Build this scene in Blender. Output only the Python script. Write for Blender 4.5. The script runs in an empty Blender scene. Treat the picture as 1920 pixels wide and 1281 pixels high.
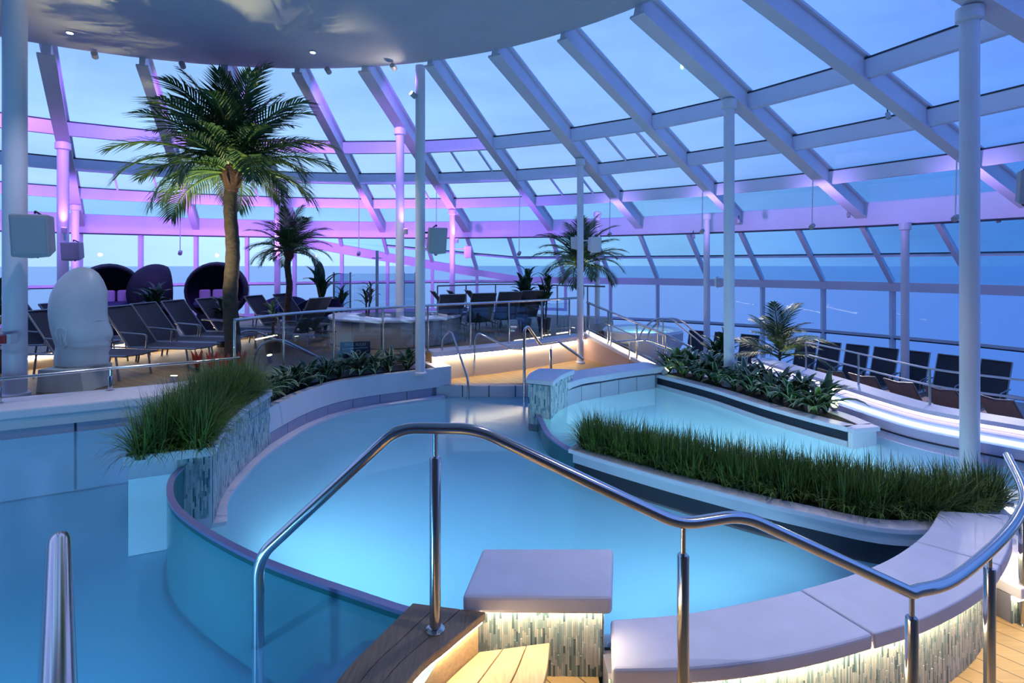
import bpy, bmesh, math, random
from mathutils import Vector, Matrix
random.seed(7)
SC = bpy.context.scene
COL = SC.collection
PI = math.pi
EYE = 1.71          # eye height above the top wooden step (z = 0)
HOR = 495.0         # horizon row in the 1920 x 1281 frame
F = 1000.0          # focal length in pixels

# ------------------------------------------------------------------ camera
cam_d = bpy.data.cameras.new('camera')
cam = bpy.data.objects.new('camera', cam_d)
COL.objects.link(cam)
cam.location = (0, 0, EYE)
cam.rotation_euler = (PI / 2, 0, 0)
cam_d.sensor_fit = 'HORIZONTAL'
cam_d.sensor_width = 36.0
cam_d.lens = 36.0 * F / 1920.0
cam_d.shift_y = -(640.5 - HOR) / 1920.0
cam_d.clip_start = 0.05
cam_d.clip_end = 20000
SC.camera = cam

# ------------------------------------------------------------------ view and world
SC.view_settings.view_transform = 'Standard'
SC.view_settings.look = 'None'
SC.view_settings.gamma = 1.0
SC.view_settings.use_curve_mapping = False
SC.view_settings.exposure = 0.0
try:
    SC.cycles.transparent_max_bounces = 24
    SC.cycles.max_bounces = 6
    SC.cycles.diffuse_bounces = 3
    SC.cycles.glossy_bounces = 3
    SC.cycles.caustics_reflective = False
    SC.cycles.caustics_refractive = False
    SC.cycles.sample_clamp_indirect = 4.0
except Exception:
    pass

w = bpy.data.worlds.new('dusk_sky')
SC.world = w
w.use_nodes = True
nt = w.node_tree
nt.nodes.clear()
def N(tree, t, **kw):
    n = tree.nodes.new(t)
    for k, v in kw.items():
        setattr(n, k, v)
    return n
out = N(nt, 'ShaderNodeOutputWorld')
bg = N(nt, 'ShaderNodeBackground')
tc = N(nt, 'ShaderNodeTexCoord')
dot = N(nt, 'ShaderNodeVectorMath', operation='DOT_PRODUCT')
dot.inputs[1].default_value = (-0.62, 0.78, 0.0)
nt.links.new(tc.outputs['Generated'], dot.inputs[0])
mr = N(nt, 'ShaderNodeMapRange', interpolation_type='SMOOTHSTEP')
mr.inputs['From Min'].default_value = 0.05
mr.inputs['From Max'].default_value = 0.98
nt.links.new(dot.outputs['Value'], mr.inputs['Value'])
sep = N(nt, 'ShaderNodeSeparateXYZ')
nt.links.new(tc.outputs['Generated'], sep.inputs[0])
el = N(nt, 'ShaderNodeMapRange', interpolation_type='SMOOTHSTEP')
el.inputs['From Min'].default_value = -0.02
el.inputs['From Max'].default_value = 0.38
nt.links.new(sep.outputs['Z'], el.inputs['Value'])
def mixc(tree, a, b, fac, blend='MIX'):
    m = N(tree, 'ShaderNodeMix', data_type='RGBA', blend_type=blend)
    if isinstance(fac, (int, float)):
        m.inputs[0].default_value = fac
    else:
        tree.links.new(fac, m.inputs[0])
    for i, c in ((6, a), (7, b)):
        if isinstance(c, (tuple, list)):
            m.inputs[i].default_value = (*c[:3], 1)
        else:
            tree.links.new(c, m.inputs[i])
    return m.outputs[2]
low = mixc(nt, (0.062, 0.19, 0.60), (0.40, 0.63, 0.95), mr.outputs[0])
high = mixc(nt, (0.125, 0.285, 0.86), (0.27, 0.50, 0.92), mr.outputs[0])
sky = mixc(nt, low, high, el.outputs[0])
mp = N(nt, 'ShaderNodeMapping')
mp.inputs['Scale'].default_value = (1.2, 1.2, 5.0)
nt.links.new(tc.outputs['Generated'], mp.inputs[0])
nz = N(nt, 'ShaderNodeTexNoise')
nz.inputs['Scale'].default_value = 2.3
nz.inputs['Detail'].default_value = 5
nt.links.new(mp.outputs[0], nz.inputs['Vector'])
cr = N(nt, 'ShaderNodeMapRange')
cr.inputs['From Min'].default_value = 0.3
cr.inputs['From Max'].default_value = 0.7
cr.inputs['To Min'].default_value = 0.84
cr.inputs['To Max'].default_value = 1.14
nt.links.new(nz.outputs['Fac'], cr.inputs['Value'])
vm = N(nt, 'ShaderNodeVectorMath', operation='SCALE')
nt.links.new(sky, vm.inputs[0])
nt.links.new(cr.outputs[0], vm.inputs['Scale'])
nt.links.new(vm.outputs[0], bg.inputs['Color'])
bg.inputs['Strength'].default_value = 1.42
nt.links.new(bg.outputs[0], out.inputs[0])

# ------------------------------------------------------------------ helpers
def P(x, y, z):
    """point of height z seen at pixel (x, y)"""
    d = (EYE - z) * F / (y - HOR)
    return Vector(((x - 960) * d / F, d, z))
def PD(x, y, d):
    """point at depth d seen at pixel (x, y)"""
    return Vector(((x - 960) * d / F, d, EYE - (y - HOR) * d / F))
def px(x, d):
    return (x - 960) * d / F

MATS = {}
def mat(name, col, rough=0.5, metal=0.0, spec=0.5, var=0.0, vscale=8.0, bump=0.0, bscale=60.0,
        emit=None, estr=0.0, stretch=None, sss=0.0, trans=0.0, coat=0.0):
    m = bpy.data.materials.new(name)
    m.use_nodes = True
    t = m.node_tree
    b = t.nodes['Principled BSDF']
    b.inputs['Base Color'].default_value = (*col, 1)
    b.inputs['Roughness'].default_value = rough
    b.inputs['Metallic'].default_value = metal
    b.inputs['Specular IOR Level'].default_value = spec
    if coat:
        b.inputs['Coat Weight'].default_value = coat
    if var or bump:
        c = N(t, 'ShaderNodeTexCoord')
        mpn = N(t, 'ShaderNodeMapping')
        if stretch:
            mpn.inputs['Scale'].default_value = stretch
        t.links.new(c.outputs['Object'], mpn.inputs[0])
    if var:
        n = N(t, 'ShaderNodeTexNoise')
        n.inputs['Scale'].default_value = vscale
        n.inputs['Detail'].default_value = 4
        t.links.new(mpn.outputs[0], n.inputs['Vector'])
        r = N(t, 'ShaderNodeMapRange')
        r.inputs['From Min'].default_value = 0.3
        r.inputs['From Max'].default_value = 0.7
        r.inputs['To Min'].default_value = 1 - var
        r.inputs['To Max'].default_value = 1 + var
        t.links.new(n.outputs['Fac'], r.inputs['Value'])
        v = N(t, 'ShaderNodeVectorMath', operation='SCALE')
        v.inputs[0].default_value = col
        t.links.new(r.outputs[0], v.inputs['Scale'])
        t.links.new(v.outputs[0], b.inputs['Base Color'])
    if bump:
        n2 = N(t, 'ShaderNodeTexNoise')
        n2.inputs['Scale'].default_value = bscale
        n2.inputs['Detail'].default_value = 3
        t.links.new(mpn.outputs[0], n2.inputs['Vector'])
        bp = N(t, 'ShaderNodeBump')
        bp.inputs['Strength'].default_value = bump
        bp.inputs['Distance'].default_value = 0.01
        t.links.new(n2.outputs['Fac'], bp.inputs['Height'])
        t.links.new(bp.outputs[0], b.inputs['Normal'])
    if emit:
        b.inputs['Emission Color'].default_value = (*emit, 1)
        b.inputs['Emission Strength'].default_value = estr
    MATS[name] = m
    return m

def glass_mat(name, tint, refl=0.06, rough=0.02):
    m = bpy.data.materials.new(name)
    m.use_nodes = True
    t = m.node_tree
    t.nodes.clear()
    o = N(t, 'ShaderNodeOutputMaterial')
    tr = N(t, 'ShaderNodeBsdfTransparent')
    tr.inputs[0].default_value = (*tint, 1)
    gl = N(t, 'ShaderNodeBsdfGlossy')
    gl.inputs['Roughness'].default_value = rough
    gl.inputs['Color'].default_value = (0.9, 0.95, 1, 1)
    lw = N(t, 'ShaderNodeLayerWeight')
    lw.inputs['Blend'].default_value = 0.5
    pw_ = N(t, 'ShaderNodeMath', operation='POWER')
    t.links.new(lw.outputs['Facing'], pw_.inputs[0])
    pw_.inputs[1].default_value = 5.0
    ml = N(t, 'ShaderNodeMath', operation='MULTIPLY_ADD')
    ml.inputs[1].default_value = 0.5
    ml.inputs[2].default_value = refl
    ml.use_clamp = True
    t.links.new(pw_.outputs[0], ml.inputs[0])
    mx = N(t, 'ShaderNodeMixShader')
    t.links.new(ml.outputs[0], mx.inputs[0])
    t.links.new(tr.outputs[0], mx.inputs[1])
    t.links.new(gl.outputs[0], mx.inputs[2])
    t.links.new(mx.outputs[0], o.inputs[0])
    MATS[name] = m
    return m

def water_mat(name, tint, milk, milk_fac, rough=0.18, bump=0.08, bscale=3.0):
    """pool water: clear body tinted blue, a little chlorine milkiness, fresnel surface"""
    m = bpy.data.materials.new(name)
    m.use_nodes = True
    t = m.node_tree
    t.nodes.clear()
    o = N(t, 'ShaderNodeOutputMaterial')
    tr = N(t, 'ShaderNodeBsdfTransparent')
    tr.inputs[0].default_value = (*tint, 1)
    df = N(t, 'ShaderNodeBsdfDiffuse')
    df.inputs[0].default_value = (*milk, 1)
    m0 = N(t, 'ShaderNodeMixShader')
    m0.inputs[0].default_value = milk_fac
    tl = N(t, 'ShaderNodeBsdfTranslucent')
    tl.inputs[0].default_value = (*[min(1, c_ * 1.5) for c_ in milk], 1)
    m1 = N(t, 'ShaderNodeMixShader')
    m1.inputs[0].default_value = 0.6
    t.links.new(df.outputs[0], m1.inputs[1])
    t.links.new(tl.outputs[0], m1.inputs[2])
    t.links.new(tr.outputs[0], m0.inputs[1])
    t.links.new(m1.outputs[0], m0.inputs[2])
    gl = N(t, 'ShaderNodeBsdfGlossy')
    gl.inputs['Roughness'].default_value = rough
    gl.inputs['Color'].default_value = (0.85, 0.93, 1, 1)
    fr = N(t, 'ShaderNodeFresnel')
    fr.inputs['IOR'].default_value = 1.25
    c = N(t, 'ShaderNodeTexCoord')
    n = N(t, 'ShaderNodeTexNoise')
    n.inputs['Scale'].default_value = bscale
    n.inputs['Detail'].default_value = 4
    t.links.new(c.outputs['Object'], n.inputs['Vector'])
    bp = N(t, 'ShaderNodeBump')
    bp.inputs['Strength'].default_value = bump
    bp.inputs['Distance'].default_value = 0.05
    t.links.new(n.outputs['Fac'], bp.inputs['Height'])
    t.links.new(bp.outputs[0], gl.inputs['Normal'])
    t.links.new(bp.outputs[0], fr.inputs['Normal'])
    mx = N(t, 'ShaderNodeMixShader')
    t.links.new(fr.outputs[0], mx.inputs[0])
    t.links.new(m0.outputs[0], mx.inputs[1])
    t.links.new(gl.outputs[0], mx.inputs[2])
    t.links.new(mx.outputs[0], o.inputs[0])
    MATS[name] = m
    return m

def plank_mat(name, c1, c2, width, rot=0.0, rough=0.55):
    """wood boards: grain and colour per board come from a brick pattern in object space"""
    m = mat(name, c1, rough)
    t = m.node_tree
    b = t.nodes['Principled BSDF']
    c = N(t, 'ShaderNodeTexCoord')
    mp_ = N(t, 'ShaderNodeMapping')
    mp_.inputs['Rotation'].default_value = (0, 0, rot)
    t.links.new(c.outputs['Object'], mp_.inputs[0])
    br = N(t, 'ShaderNodeTexBrick')
    br.inputs['Color1'].default_value = (*c1, 1)
    br.inputs['Color2'].default_value = (*c2, 1)
    br.inputs['Mortar'].default_value = (c1[0] * .25, c1[1] * .25, c1[2] * .25, 1)
    br.inputs['Scale'].default_value = 1.0
    br.inputs['Mortar Size'].default_value = 0.004
    br.inputs['Brick Width'].default_value = 1.8
    br.inputs['Row Height'].default_value = width
    t.links.new(mp_.outputs[0], br.inputs['Vector'])
    n = N(t, 'ShaderNodeTexNoise')
    mp2 = N(t, 'ShaderNodeMapping')
    mp2.inputs['Rotation'].default_value = (0, 0, rot)
    mp2.inputs['Scale'].default_value = (3, 60, 60)
    t.links.new(c.outputs['Object'], mp2.inputs[0])
    t.links.new(mp2.outputs[0], n.inputs['Vector'])
    n.inputs['Scale'].default_value = 1.0
    r = N(t, 'ShaderNodeMapRange')
    r.inputs['To Min'].default_value = 0.8
    r.inputs['To Max'].default_value = 1.2
    t.links.new(n.outputs['Fac'], r.inputs['Value'])
    v = N(t, 'ShaderNodeVectorMath', operation='SCALE')
    t.links.new(br.outputs['Color'], v.inputs[0])
    t.links.new(r.outputs[0], v.inputs['Scale'])
    t.links.new(v.outputs[0], b.inputs['Base Color'])
    return m

LOC = {}
class MB:
    """collects geometry in world coordinates, then links it as one mesh object"""
    def __init__(s):
        s.v = []; s.f = []; s.m = []
    def add(s, vs, fs, mi=0):
        o = len(s.v)
        s.v += [tuple(p) for p in vs]
        for f in fs:
            s.f.append([i + o for i in f]); s.m.append(mi)
    def box(s, c, size, rz=0.0, mi=0, rot=None):
        hx, hy, hz = size[0] / 2, size[1] / 2, size[2] / 2
        R = rot if rot is not None else Matrix.Rotation(rz, 3, 'Z')
        c = Vector(c)
        vs = [c + R @ Vector((x * hx, y * hy, z * hz)) for x in (-1, 1) for y in (-1, 1) for z in (-1, 1)]
        s.add(vs, [(0, 1, 3, 2), (4, 6, 7, 5), (0, 4, 5, 1), (2, 3, 7, 6), (0, 2, 6, 4), (1, 5, 7, 3)], mi)
    def bar(s, p0, p1, w_, h_, up=(0, 0, 1), mi=0):
        """rectangular bar from p0 to p1"""
        p0, p1 = Vector(p0), Vector(p1)
        d = (p1 - p0).normalized()
        up = Vector(up)
        side = d.cross(up)
        if side.length < 1e-5:
            side = Vector((1, 0, 0))
        side.normalize()
        u = side.cross(d).normalized()
        vs = []
        for p in (p0, p1):
            for a, b in ((-1, -1), (1, -1), (1, 1), (-1, 1)):
                vs.append(p + side * (a * w_ / 2) + u * (b * h_ / 2))
        s.add(vs, [(0, 3, 2, 1), (4, 5, 6, 7), (0, 1, 5, 4), (1, 2, 6, 5), (2, 3, 7, 6), (3, 0, 4, 7)], mi)
    def profile(s, p0, p1, prof, up=(0, 0, 1), mi=0):
        """extrude a closed profile [(side, up)] from p0 to p1"""
        p0, p1 = Vector(p0), Vector(p1)
        d = (p1 - p0).normalized()
        side = d.cross(Vector(up)).normalized()
        u = side.cross(d).normalized()
        n = len(prof)
        vs = [p + side * a + u * b for p in (p0, p1) for a, b in prof]
        fs = [tuple(reversed(range(n))), tuple(range(n, 2 * n))]
        fs += [(i, (i + 1) % n, n + (i + 1) % n, n + i) for i in range(n)]
        s.add(vs, fs, mi)
    def tube(s, pts, r, seg=10, cap=True, mi=0, radii=None):
        pts = [Vector(p) for p in pts]
        n = len(pts)
        prev = None
        rings = []
        for i, p in enumerate(pts):
            a = pts[max(i - 1, 0)]; b = pts[min(i + 1, n - 1)]
            d = (b - a).normalized()
            if prev is None:
                ref = Vector((0, 0, 1)) if abs(d.z) < 0.9 else Vector((1, 0, 0))
                x = d.cross(ref).normalized()
            else:
                x = prev - d * prev.dot(d)
                x.normalize()
            prev = x
            y = d.cross(x)
            rr = radii[i] if radii else r
            rings.append([p + (x * math.cos(2 * PI * k / seg) + y * math.sin(2 * PI * k / seg)) * rr for k in range(seg)])
        vs = [q for ring in rings for q in ring]
        fs = []
        for i in range(n - 1):
            for k in range(seg):
                k2 = (k + 1) % seg
                fs.append((i * seg + k, i * seg + k2, (i + 1) * seg + k2, (i + 1) * seg + k))
        if cap:
            fs.append(tuple(reversed(range(seg))))
            fs.append(tuple(range((n - 1) * seg, n * seg)))
        s.add(vs, fs, mi)
    def lathe(s, prof, c, seg=32, mi=0, a0=0.0, a1=2 * PI, cap=True):
        """prof: [(r, z)] about the vertical through c"""
        full = abs(a1 - a0) > 2 * PI - 1e-4
        m = seg if full else seg + 1
        vs = []
        for r, z in prof:
            for k in range(m):
                a = a0 + (a1 - a0) * k / seg
                vs.append((c[0] + r * math.cos(a), c[1] + r * math.sin(a), c[2] + z))
        fs = []
        for i in range(len(prof) - 1):
            for k in range(seg):
                k2 = (k + 1) % m
                if not full and k + 1 >= m:
                    continue
                fs.append((i * m + k, i * m + k2, (i + 1) * m + k2, (i + 1) * m + k))
        if cap and full:
            if prof[0][0] > 1e-6:
                fs.append(tuple(reversed(range(m))))
            if prof[-1][0] > 1e-6:
                fs.append(tuple(range((len(prof) - 1) * m, len(prof) * m)))
        s.add(vs, fs, mi)
    def prism(s, poly, z0, z1, mi=0, top=True, bottom=True):
        n = len(poly)
        area = sum(poly[i][0] * poly[(i + 1) % n][1] - poly[(i + 1) % n][0] * poly[i][1] for i in range(n))
        if area < 0:
            poly = list(reversed(poly))
        vs = [(p[0], p[1], z0) for p in poly] + [(p[0], p[1], z1) for p in poly]
        fs = [(i, (i + 1) % n, n + (i + 1) % n, n + i) for i in range(n)]
        if top:
            fs.append(tuple(range(n, 2 * n)))
        if bottom:
            fs.append(tuple(reversed(range(n))))
        s.add(vs, fs, mi)
    def sheet(s, poly, z):
        n = len(poly)
        area = sum(poly[i][0] * poly[(i + 1) % n][1] - poly[(i + 1) % n][0] * poly[i][1] for i in range(n))
        s.add([(p[0], p[1], z) for p in (poly if area > 0 else reversed(poly))], [tuple(range(n))])
    def ribbon(s, path, off0, off1, z0, z1, mi=0):
        """solid wall along a plan path between two lateral offsets"""
        a = offset(path, off0); b = offset(path, off1)
        n = len(path)
        z0s = z0 if isinstance(z0, (list, tuple)) else [z0] * n
        z1s = z1 if isinstance(z1, (list, tuple)) else [z1] * n
        vs = []
        for i in range(n):
            vs += [(a[i][0], a[i][1], z0s[i]), (b[i][0], b[i][1], z0s[i]), (b[i][0], b[i][1], z1s[i]), (a[i][0], a[i][1], z1s[i])]
        fs = [(3, 2, 1, 0), tuple(4 * (n - 1) + k for k in range(4))]
        for i in range(n - 1):
            o, q = 4 * i, 4 * i + 4
            for k in range(4):
                k2 = (k + 1) % 4
                fs.append((o + k, o + k2, q + k2, q + k))
        s.add(vs, fs, mi)
    def build(s, name, mats, parent=None, smooth=False, bevel=0.0, bseg=2, at=None, auto=True, recalc=True):
        """at: origin (world) of the object; parts take the origin of their thing"""
        if at is None:
            at = LOC.get(parent.name, Vector((0, 0, 0))) if parent else Vector((0, 0, 0))
        at = Vector(at)
        me = bpy.data.meshes.new(name)
        me.from_pydata([tuple(Vector(p) - at) for p in s.v], [], s.f)
        if not isinstance(mats, (list, tuple)):
            mats = [mats]
        for m in mats:
            me.materials.append(MATS[m] if isinstance(m, str) else m)
        if len(mats) > 1:
            me.polygons.foreach_set('material_index', s.m)
        if recalc:
            bm = bmesh.new(); bm.from_mesh(me)
            bmesh.ops.recalc_face_normals(bm, faces=bm.faces)
            bm.to_mesh(me); bm.free()
        if smooth:
            me.polygons.foreach_set('use_smooth', [True] * len(me.polygons))
            if auto:
                try:
                    me.set_sharp_from_angle(angle=math.radians(40))
                except Exception:
                    pass
        o = bpy.data.objects.new(name, me)
        COL.objects.link(o)
        if parent:
            o.parent = parent
        else:
            o.location = at
        if bevel:
            md = o.modifiers.new('bevel', 'BEVEL')
            md.width = bevel; md.segments = bseg; md.limit_method = 'ANGLE'
        LOC[o.name] = at
        return o

def tag(o, label, cat, group=None, kind=None):
    if label: o['label'] = label
    if cat: o['category'] = cat
    if group: o['group'] = group
    if kind: o['kind'] = kind
    return o
def root(name, label, cat, loc, group=None, kind=None):
    o = bpy.data.objects.new(name, None)
    COL.objects.link(o)
    o.location = loc
    o.empty_display_size = 0.1
    LOC[o.name] = Vector(loc)
    return tag(o, label, cat, group, kind)
def struct(o):
    o['kind'] = 'structure'
    return o
def copy_tree(o, parent=None):
    c = o.copy()
    COL.objects.link(c)
    c.parent = parent
    for ch in list(o.children):
        copy_tree(ch, c)
    return c

def offset(path, d):
    """lateral offset of a plan path (positive: to the right of travel)"""
    n = len(path); r = []
    for i in range(n):
        a = path[max(i - 1, 0)]; b = path[min(i + 1, n - 1)]
        tx, ty = b[0] - a[0], b[1] - a[1]
        l = math.hypot(tx, ty) or 1
        r.append((path[i][0] + ty / l * d, path[i][1] - tx / l * d))
    return r
def smooth_path(pts, n=8, closed=False):
    """Catmull-Rom through the points (2D or 3D)"""
    pts = [tuple(p) for p in pts]
    k = len(pts); r = []
    rng = range(k) if closed else range(k - 1)
    for i in rng:
        p0 = pts[(i - 1) % k] if closed or i > 0 else tuple(2 * a - b for a, b in zip(pts[0], pts[1]))
        p1 = pts[i]; p2 = pts[(i + 1) % k]
        p3 = pts[(i + 2) % k] if closed or i + 2 < k else tuple(2 * a - b for a, b in zip(pts[-1], pts[-2]))
        for j in range(n):
            t = j / n
            r.append(tuple(0.5 * (2 * b + (c - a) * t + (2 * a - 5 * b + 4 * c - d) * t * t + (3 * b - a - 3 * c + d) * t ** 3)
                           for a, b, c, d in zip(p0, p1, p2, p3)))
    if not closed:
        r.append(pts[-1])
    return r
def resample(path, step):
    r = [path[0]]; acc = 0.0
    for a, b in zip(path[:-1], path[1:]):
        l = math.dist(a, b)
        while acc + l >= step:
            t = (step - acc) / l
            a = tuple(x + (y - x) * t for x, y in zip(a, b))
            r.append(a); l = math.dist(a, b); acc = 0.0
        acc += l
    return r
def fillet(pts, rad=0.06, n=6):
    """round the corners of a 3D polyline"""
    pts = [Vector(p) for p in pts]
    r = [pts[0]]
    for i in range(1, len(pts) - 1):
        a, b, c = pts[i - 1], pts[i], pts[i + 1]
        d0 = (a - b); d1 = (c - b)
        q = min(rad, d0.length * .45, d1.length * .45)
        s, e = b + d0.normalized() * q, b + d1.normalized() * q
        for k in range(n + 1):
            t = k / n
            r.append(s * (1 - t) ** 2 + b * (2 * t * (1 - t)) + e * t * t)
    r.append(pts[-1])
    return r
def point_light(name, loc, col, watt, rad=0.05):
    l = bpy.data.lights.new(name, 'POINT')
    l.color = col; l.energy = watt; l.shadow_soft_size = rad
    o = bpy.data.objects.new(name, l); COL.objects.link(o); o.location = loc
    return o
def spot_light(name, loc, target, col, watt, ang=60, rad=0.05, blend=0.6):
    l = bpy.data.lights.new(name, 'SPOT')
    l.color = col; l.energy = watt; l.shadow_soft_size = rad
    l.spot_size = math.radians(ang); l.spot_blend = blend
    o = bpy.data.objects.new(name, l); COL.objects.link(o); o.location = loc
    o.rotation_euler = (Vector(target) - Vector(loc)).to_track_quat('-Z', 'Y').to_euler()
    return o

# ------------------------------------------------------------------ materials
mat('white_paint', (0.84, 0.80, 0.86), 0.35, var=0.03, vscale=2)
mat('steel_white', (0.82, 0.78, 0.86), 0.4, var=0.04, vscale=1.5)
mat('gasket', (0.03, 0.035, 0.05), 0.6)
mat('canopy', (0.58, 0.56, 0.58), 0.55, var=0.05, vscale=1.5)
mat('coping', (0.77, 0.74, 0.84), 0.45, var=0.04, vscale=6, bump=0.05, bscale=90)
mat('tile_lavender', (0.36, 0.36, 0.52), 0.3, var=0.06, vscale=3)
mat('tile_white', (0.62, 0.62, 0.70), 0.3, var=0.05, vscale=3)
mat('grout', (0.22, 0.22, 0.30), 0.7)
mat('dark_slot', (0.010, 0.012, 0.028), 0.55)
mat('pool_floor', (0.48, 0.70, 0.86), 0.5, var=0.05, vscale=1.2)
mat('pool_floor_deep', (0.30, 0.56, 0.68), 0.5, var=0.06, vscale=1.0)
mat('teal_wall', (0.03, 0.17, 0.19), 0.2, var=0.15, vscale=2)
mat('added_wall', (0.16, 0.10, 0.07), 0.6, var=0.15, vscale=2)
mat('cream_wall', (0.74, 0.64, 0.54), 0.55, var=0.03, vscale=2)
mat('salmon_wall', (0.56, 0.40, 0.38), 0.55, var=0.03, vscale=2)
mat('steel', (0.62, 0.60, 0.60), 0.16, 1.0)
mat('steel_brushed', (0.55, 0.55, 0.56), 0.3, 1.0)
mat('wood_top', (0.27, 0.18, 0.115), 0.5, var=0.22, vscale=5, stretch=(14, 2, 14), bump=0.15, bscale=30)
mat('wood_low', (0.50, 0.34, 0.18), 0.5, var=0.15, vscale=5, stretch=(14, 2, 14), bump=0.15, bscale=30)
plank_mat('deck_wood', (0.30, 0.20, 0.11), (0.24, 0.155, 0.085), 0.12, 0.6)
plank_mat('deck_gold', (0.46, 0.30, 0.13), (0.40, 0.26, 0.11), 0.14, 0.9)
mat('mosaic_1', (0.55, 0.62, 0.62), 0.18)
mat('mosaic_2', (0.36, 0.47, 0.50), 0.18)
mat('mosaic_3', (0.68, 0.71, 0.68), 0.2)
mat('mosaic_4', (0.10, 0.17, 0.21), 0.15)
mat('mosaic_5', (0.24, 0.36, 0.40), 0.18)
mat('soil', (0.03, 0.022, 0.016), 0.9)
mat('grass_1', (0.115, 0.19, 0.03), 0.45)
mat('grass_2', (0.19, 0.28, 0.05), 0.45)
mat('grass_3', (0.035, 0.09, 0.02), 0.5)
mat('leaf_dark', (0.02, 0.07, 0.03), 0.35)
mat('leaf_mid', (0.04, 0.12, 0.05), 0.35)
mat('leaf_pale', (0.42, 0.50, 0.30), 0.4)
mat('leaf_lime', (0.20, 0.32, 0.06), 0.4)
mat('frond', (0.035, 0.085, 0.028), 0.42)
mat('frond_lime', (0.10, 0.16, 0.035), 0.42)
mat('trunk', (0.085, 0.055, 0.04), 0.85, var=0.3, vscale=12, bump=0.8, bscale=25)
mat('crown_shaft', (0.11, 0.045, 0.028), 0.8, var=0.3, vscale=14, bump=0.8, bscale=30)
mat('flower_red', (0.55, 0.05, 0.03), 0.45)
mat('frosted', (0.62, 0.63, 0.68), 0.4, var=0.05, vscale=4)
mat('sculpture_base', (0.62, 0.66, 0.60), 0.5, var=0.05, vscale=4)
mat('speaker_grey', (0.42, 0.40, 0.43), 0.5)
mat('speaker_white', (0.75, 0.72, 0.72), 0.45)
mat('black_plastic', (0.015, 0.015, 0.018), 0.45)
mat('sling_dark', (0.02, 0.022, 0.032), 0.6, var=0.15, vscale=30)
mat('sling_grey', (0.05, 0.052, 0.065), 0.6, var=0.1, vscale=30)
mat('sling_brown', (0.36, 0.25, 0.21), 0.6, var=0.1, vscale=30)
mat('cushion_blue', (0.05, 0.065, 0.16), 0.7)
mat('alu_frame', (0.30, 0.29, 0.30), 0.35, 0.8)
mat('pod_shell', (0.008, 0.009, 0.022), 0.7, var=0.2, vscale=20)
mat('pod_inside', (0.014, 0.012, 0.05), 0.8)
mat('cushion_white', (0.50, 0.48, 0.60), 0.7)
mat('panel_beige', (0.42, 0.38, 0.34), 0.5, var=0.03, vscale=3)
mat('tub_shell', (0.68, 0.68, 0.74), 0.3)
mat('sign_dark', (0.01, 0.012, 0.03), 0.4)
mat('sign_white', (0.75, 0.75, 0.78), 0.5)
mat('sign_red', (0.55, 0.08, 0.08), 0.5)
mat('red_plastic', (0.45, 0.02, 0.02), 0.4)
mat('pot_dark', (0.03, 0.03, 0.035), 0.5)
mat('pot_white', (0.7, 0.7, 0.68), 0.4)
mat('sea', (0.27, 0.40, 0.58), 0.25, spec=0.5)
mat('led_warm', (1, 0.9, 0.7), 0.5, emit=(1.0, 0.82, 0.52), estr=55)
mat('led_gold', (1, 0.85, 0.6), 0.5, emit=(1.0, 0.82, 0.56), estr=30)
mat('led_white', (0.9, 0.9, 1), 0.5, emit=(0.80, 0.82, 1.0), estr=3.5)
mat('led_aqua', (0.8, 1, 1), 0.5, emit=(0.55, 0.85, 1.0), estr=2.5)
mat('lamp_lens', (0.9, 0.95, 1), 0.3, emit=(0.75, 0.92, 1.0), estr=8)
mat('lamp_purple', (0.6, 0.2, 1), 0.3, emit=(0.65, 0.2, 1.0), estr=8)
mat('lamp_lime', (0.9, 1, 0.5), 0.3, emit=(0.95, 1.0, 0.5), estr=8)
glass_mat('roof_glass', (0.97, 0.985, 0.99), 0.015)
glass_mat('teal_glass', (0.78, 0.91, 0.93), 0.02)
glass_mat('wall_glass', (0.965, 0.98, 0.988), 0.006)
glass_mat('rail_glass', (0.84, 0.90, 0.94), 0.06)
glass_mat('screen_glass', (0.66, 0.76, 0.84), 0.08)
water_mat('water_main', (0.62, 0.84, 0.97), (0.25, 0.52, 0.84), 0.66)
water_mat('water_left', (0.52, 0.78, 0.92), (0.17, 0.44, 0.68), 0.45, rough=0.2)
water_mat('water_second', (0.68, 0.90, 0.96), (0.34, 0.68, 0.85), 0.6)

# ================================================================== THE SETTING
ZL, ZM, Z2 = -0.08, -0.60, -0.40        # water levels: left, main and right pools
DECK, LOWF, FRONTD, RDECK = 0.10, -0.40, -0.75, -1.15

b = MB()
b.lathe([(0.0, 0), (30, 0), (200, 0), (1500, 0), (9000, 0)], (0, 0, -32), 64, cap=False)
tag(b.build('sea', 'sea'), 'calm blue sea stretching to the horizon outside the windows', 'sea', kind='stuff')

# ------------------------------------------------------------------ glazed roof
CX, CY = -3.28, 2.9
RB = 14.2                                   # plan radius of the ring beam
STEP = 10.9
def pol(th, r, z):
    a = math.radians(th)
    return Vector((CX + r * math.cos(a), CY + r * math.sin(a), z))
ZB, ZT = 2.55, 3.06
def zr(r):                                  # underside of the rafters
    return 6.63 - 0.278 * r
KS = list(range(-6, 9))
TH = {k: 82.5 + STEP * k for k in KS}
roof = struct(root('ceiling_glass_roof', 'white steel and glass roof rising in a wide cone over the pools', None, (CX, CY, 3.0)))
DCX, DCY, DR, DZ = -3.48, 2.07, 7.08, 5.02          # round canopy under the roof
def r_edge(th):
    a = math.radians(th); ux, uy = math.cos(a), math.sin(a)
    ox, oy = CX - DCX, CY - DCY
    bq = ux * ox + uy * oy
    return -bq + math.sqrt(bq * bq - (ox * ox + oy * oy - DR * DR))
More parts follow.
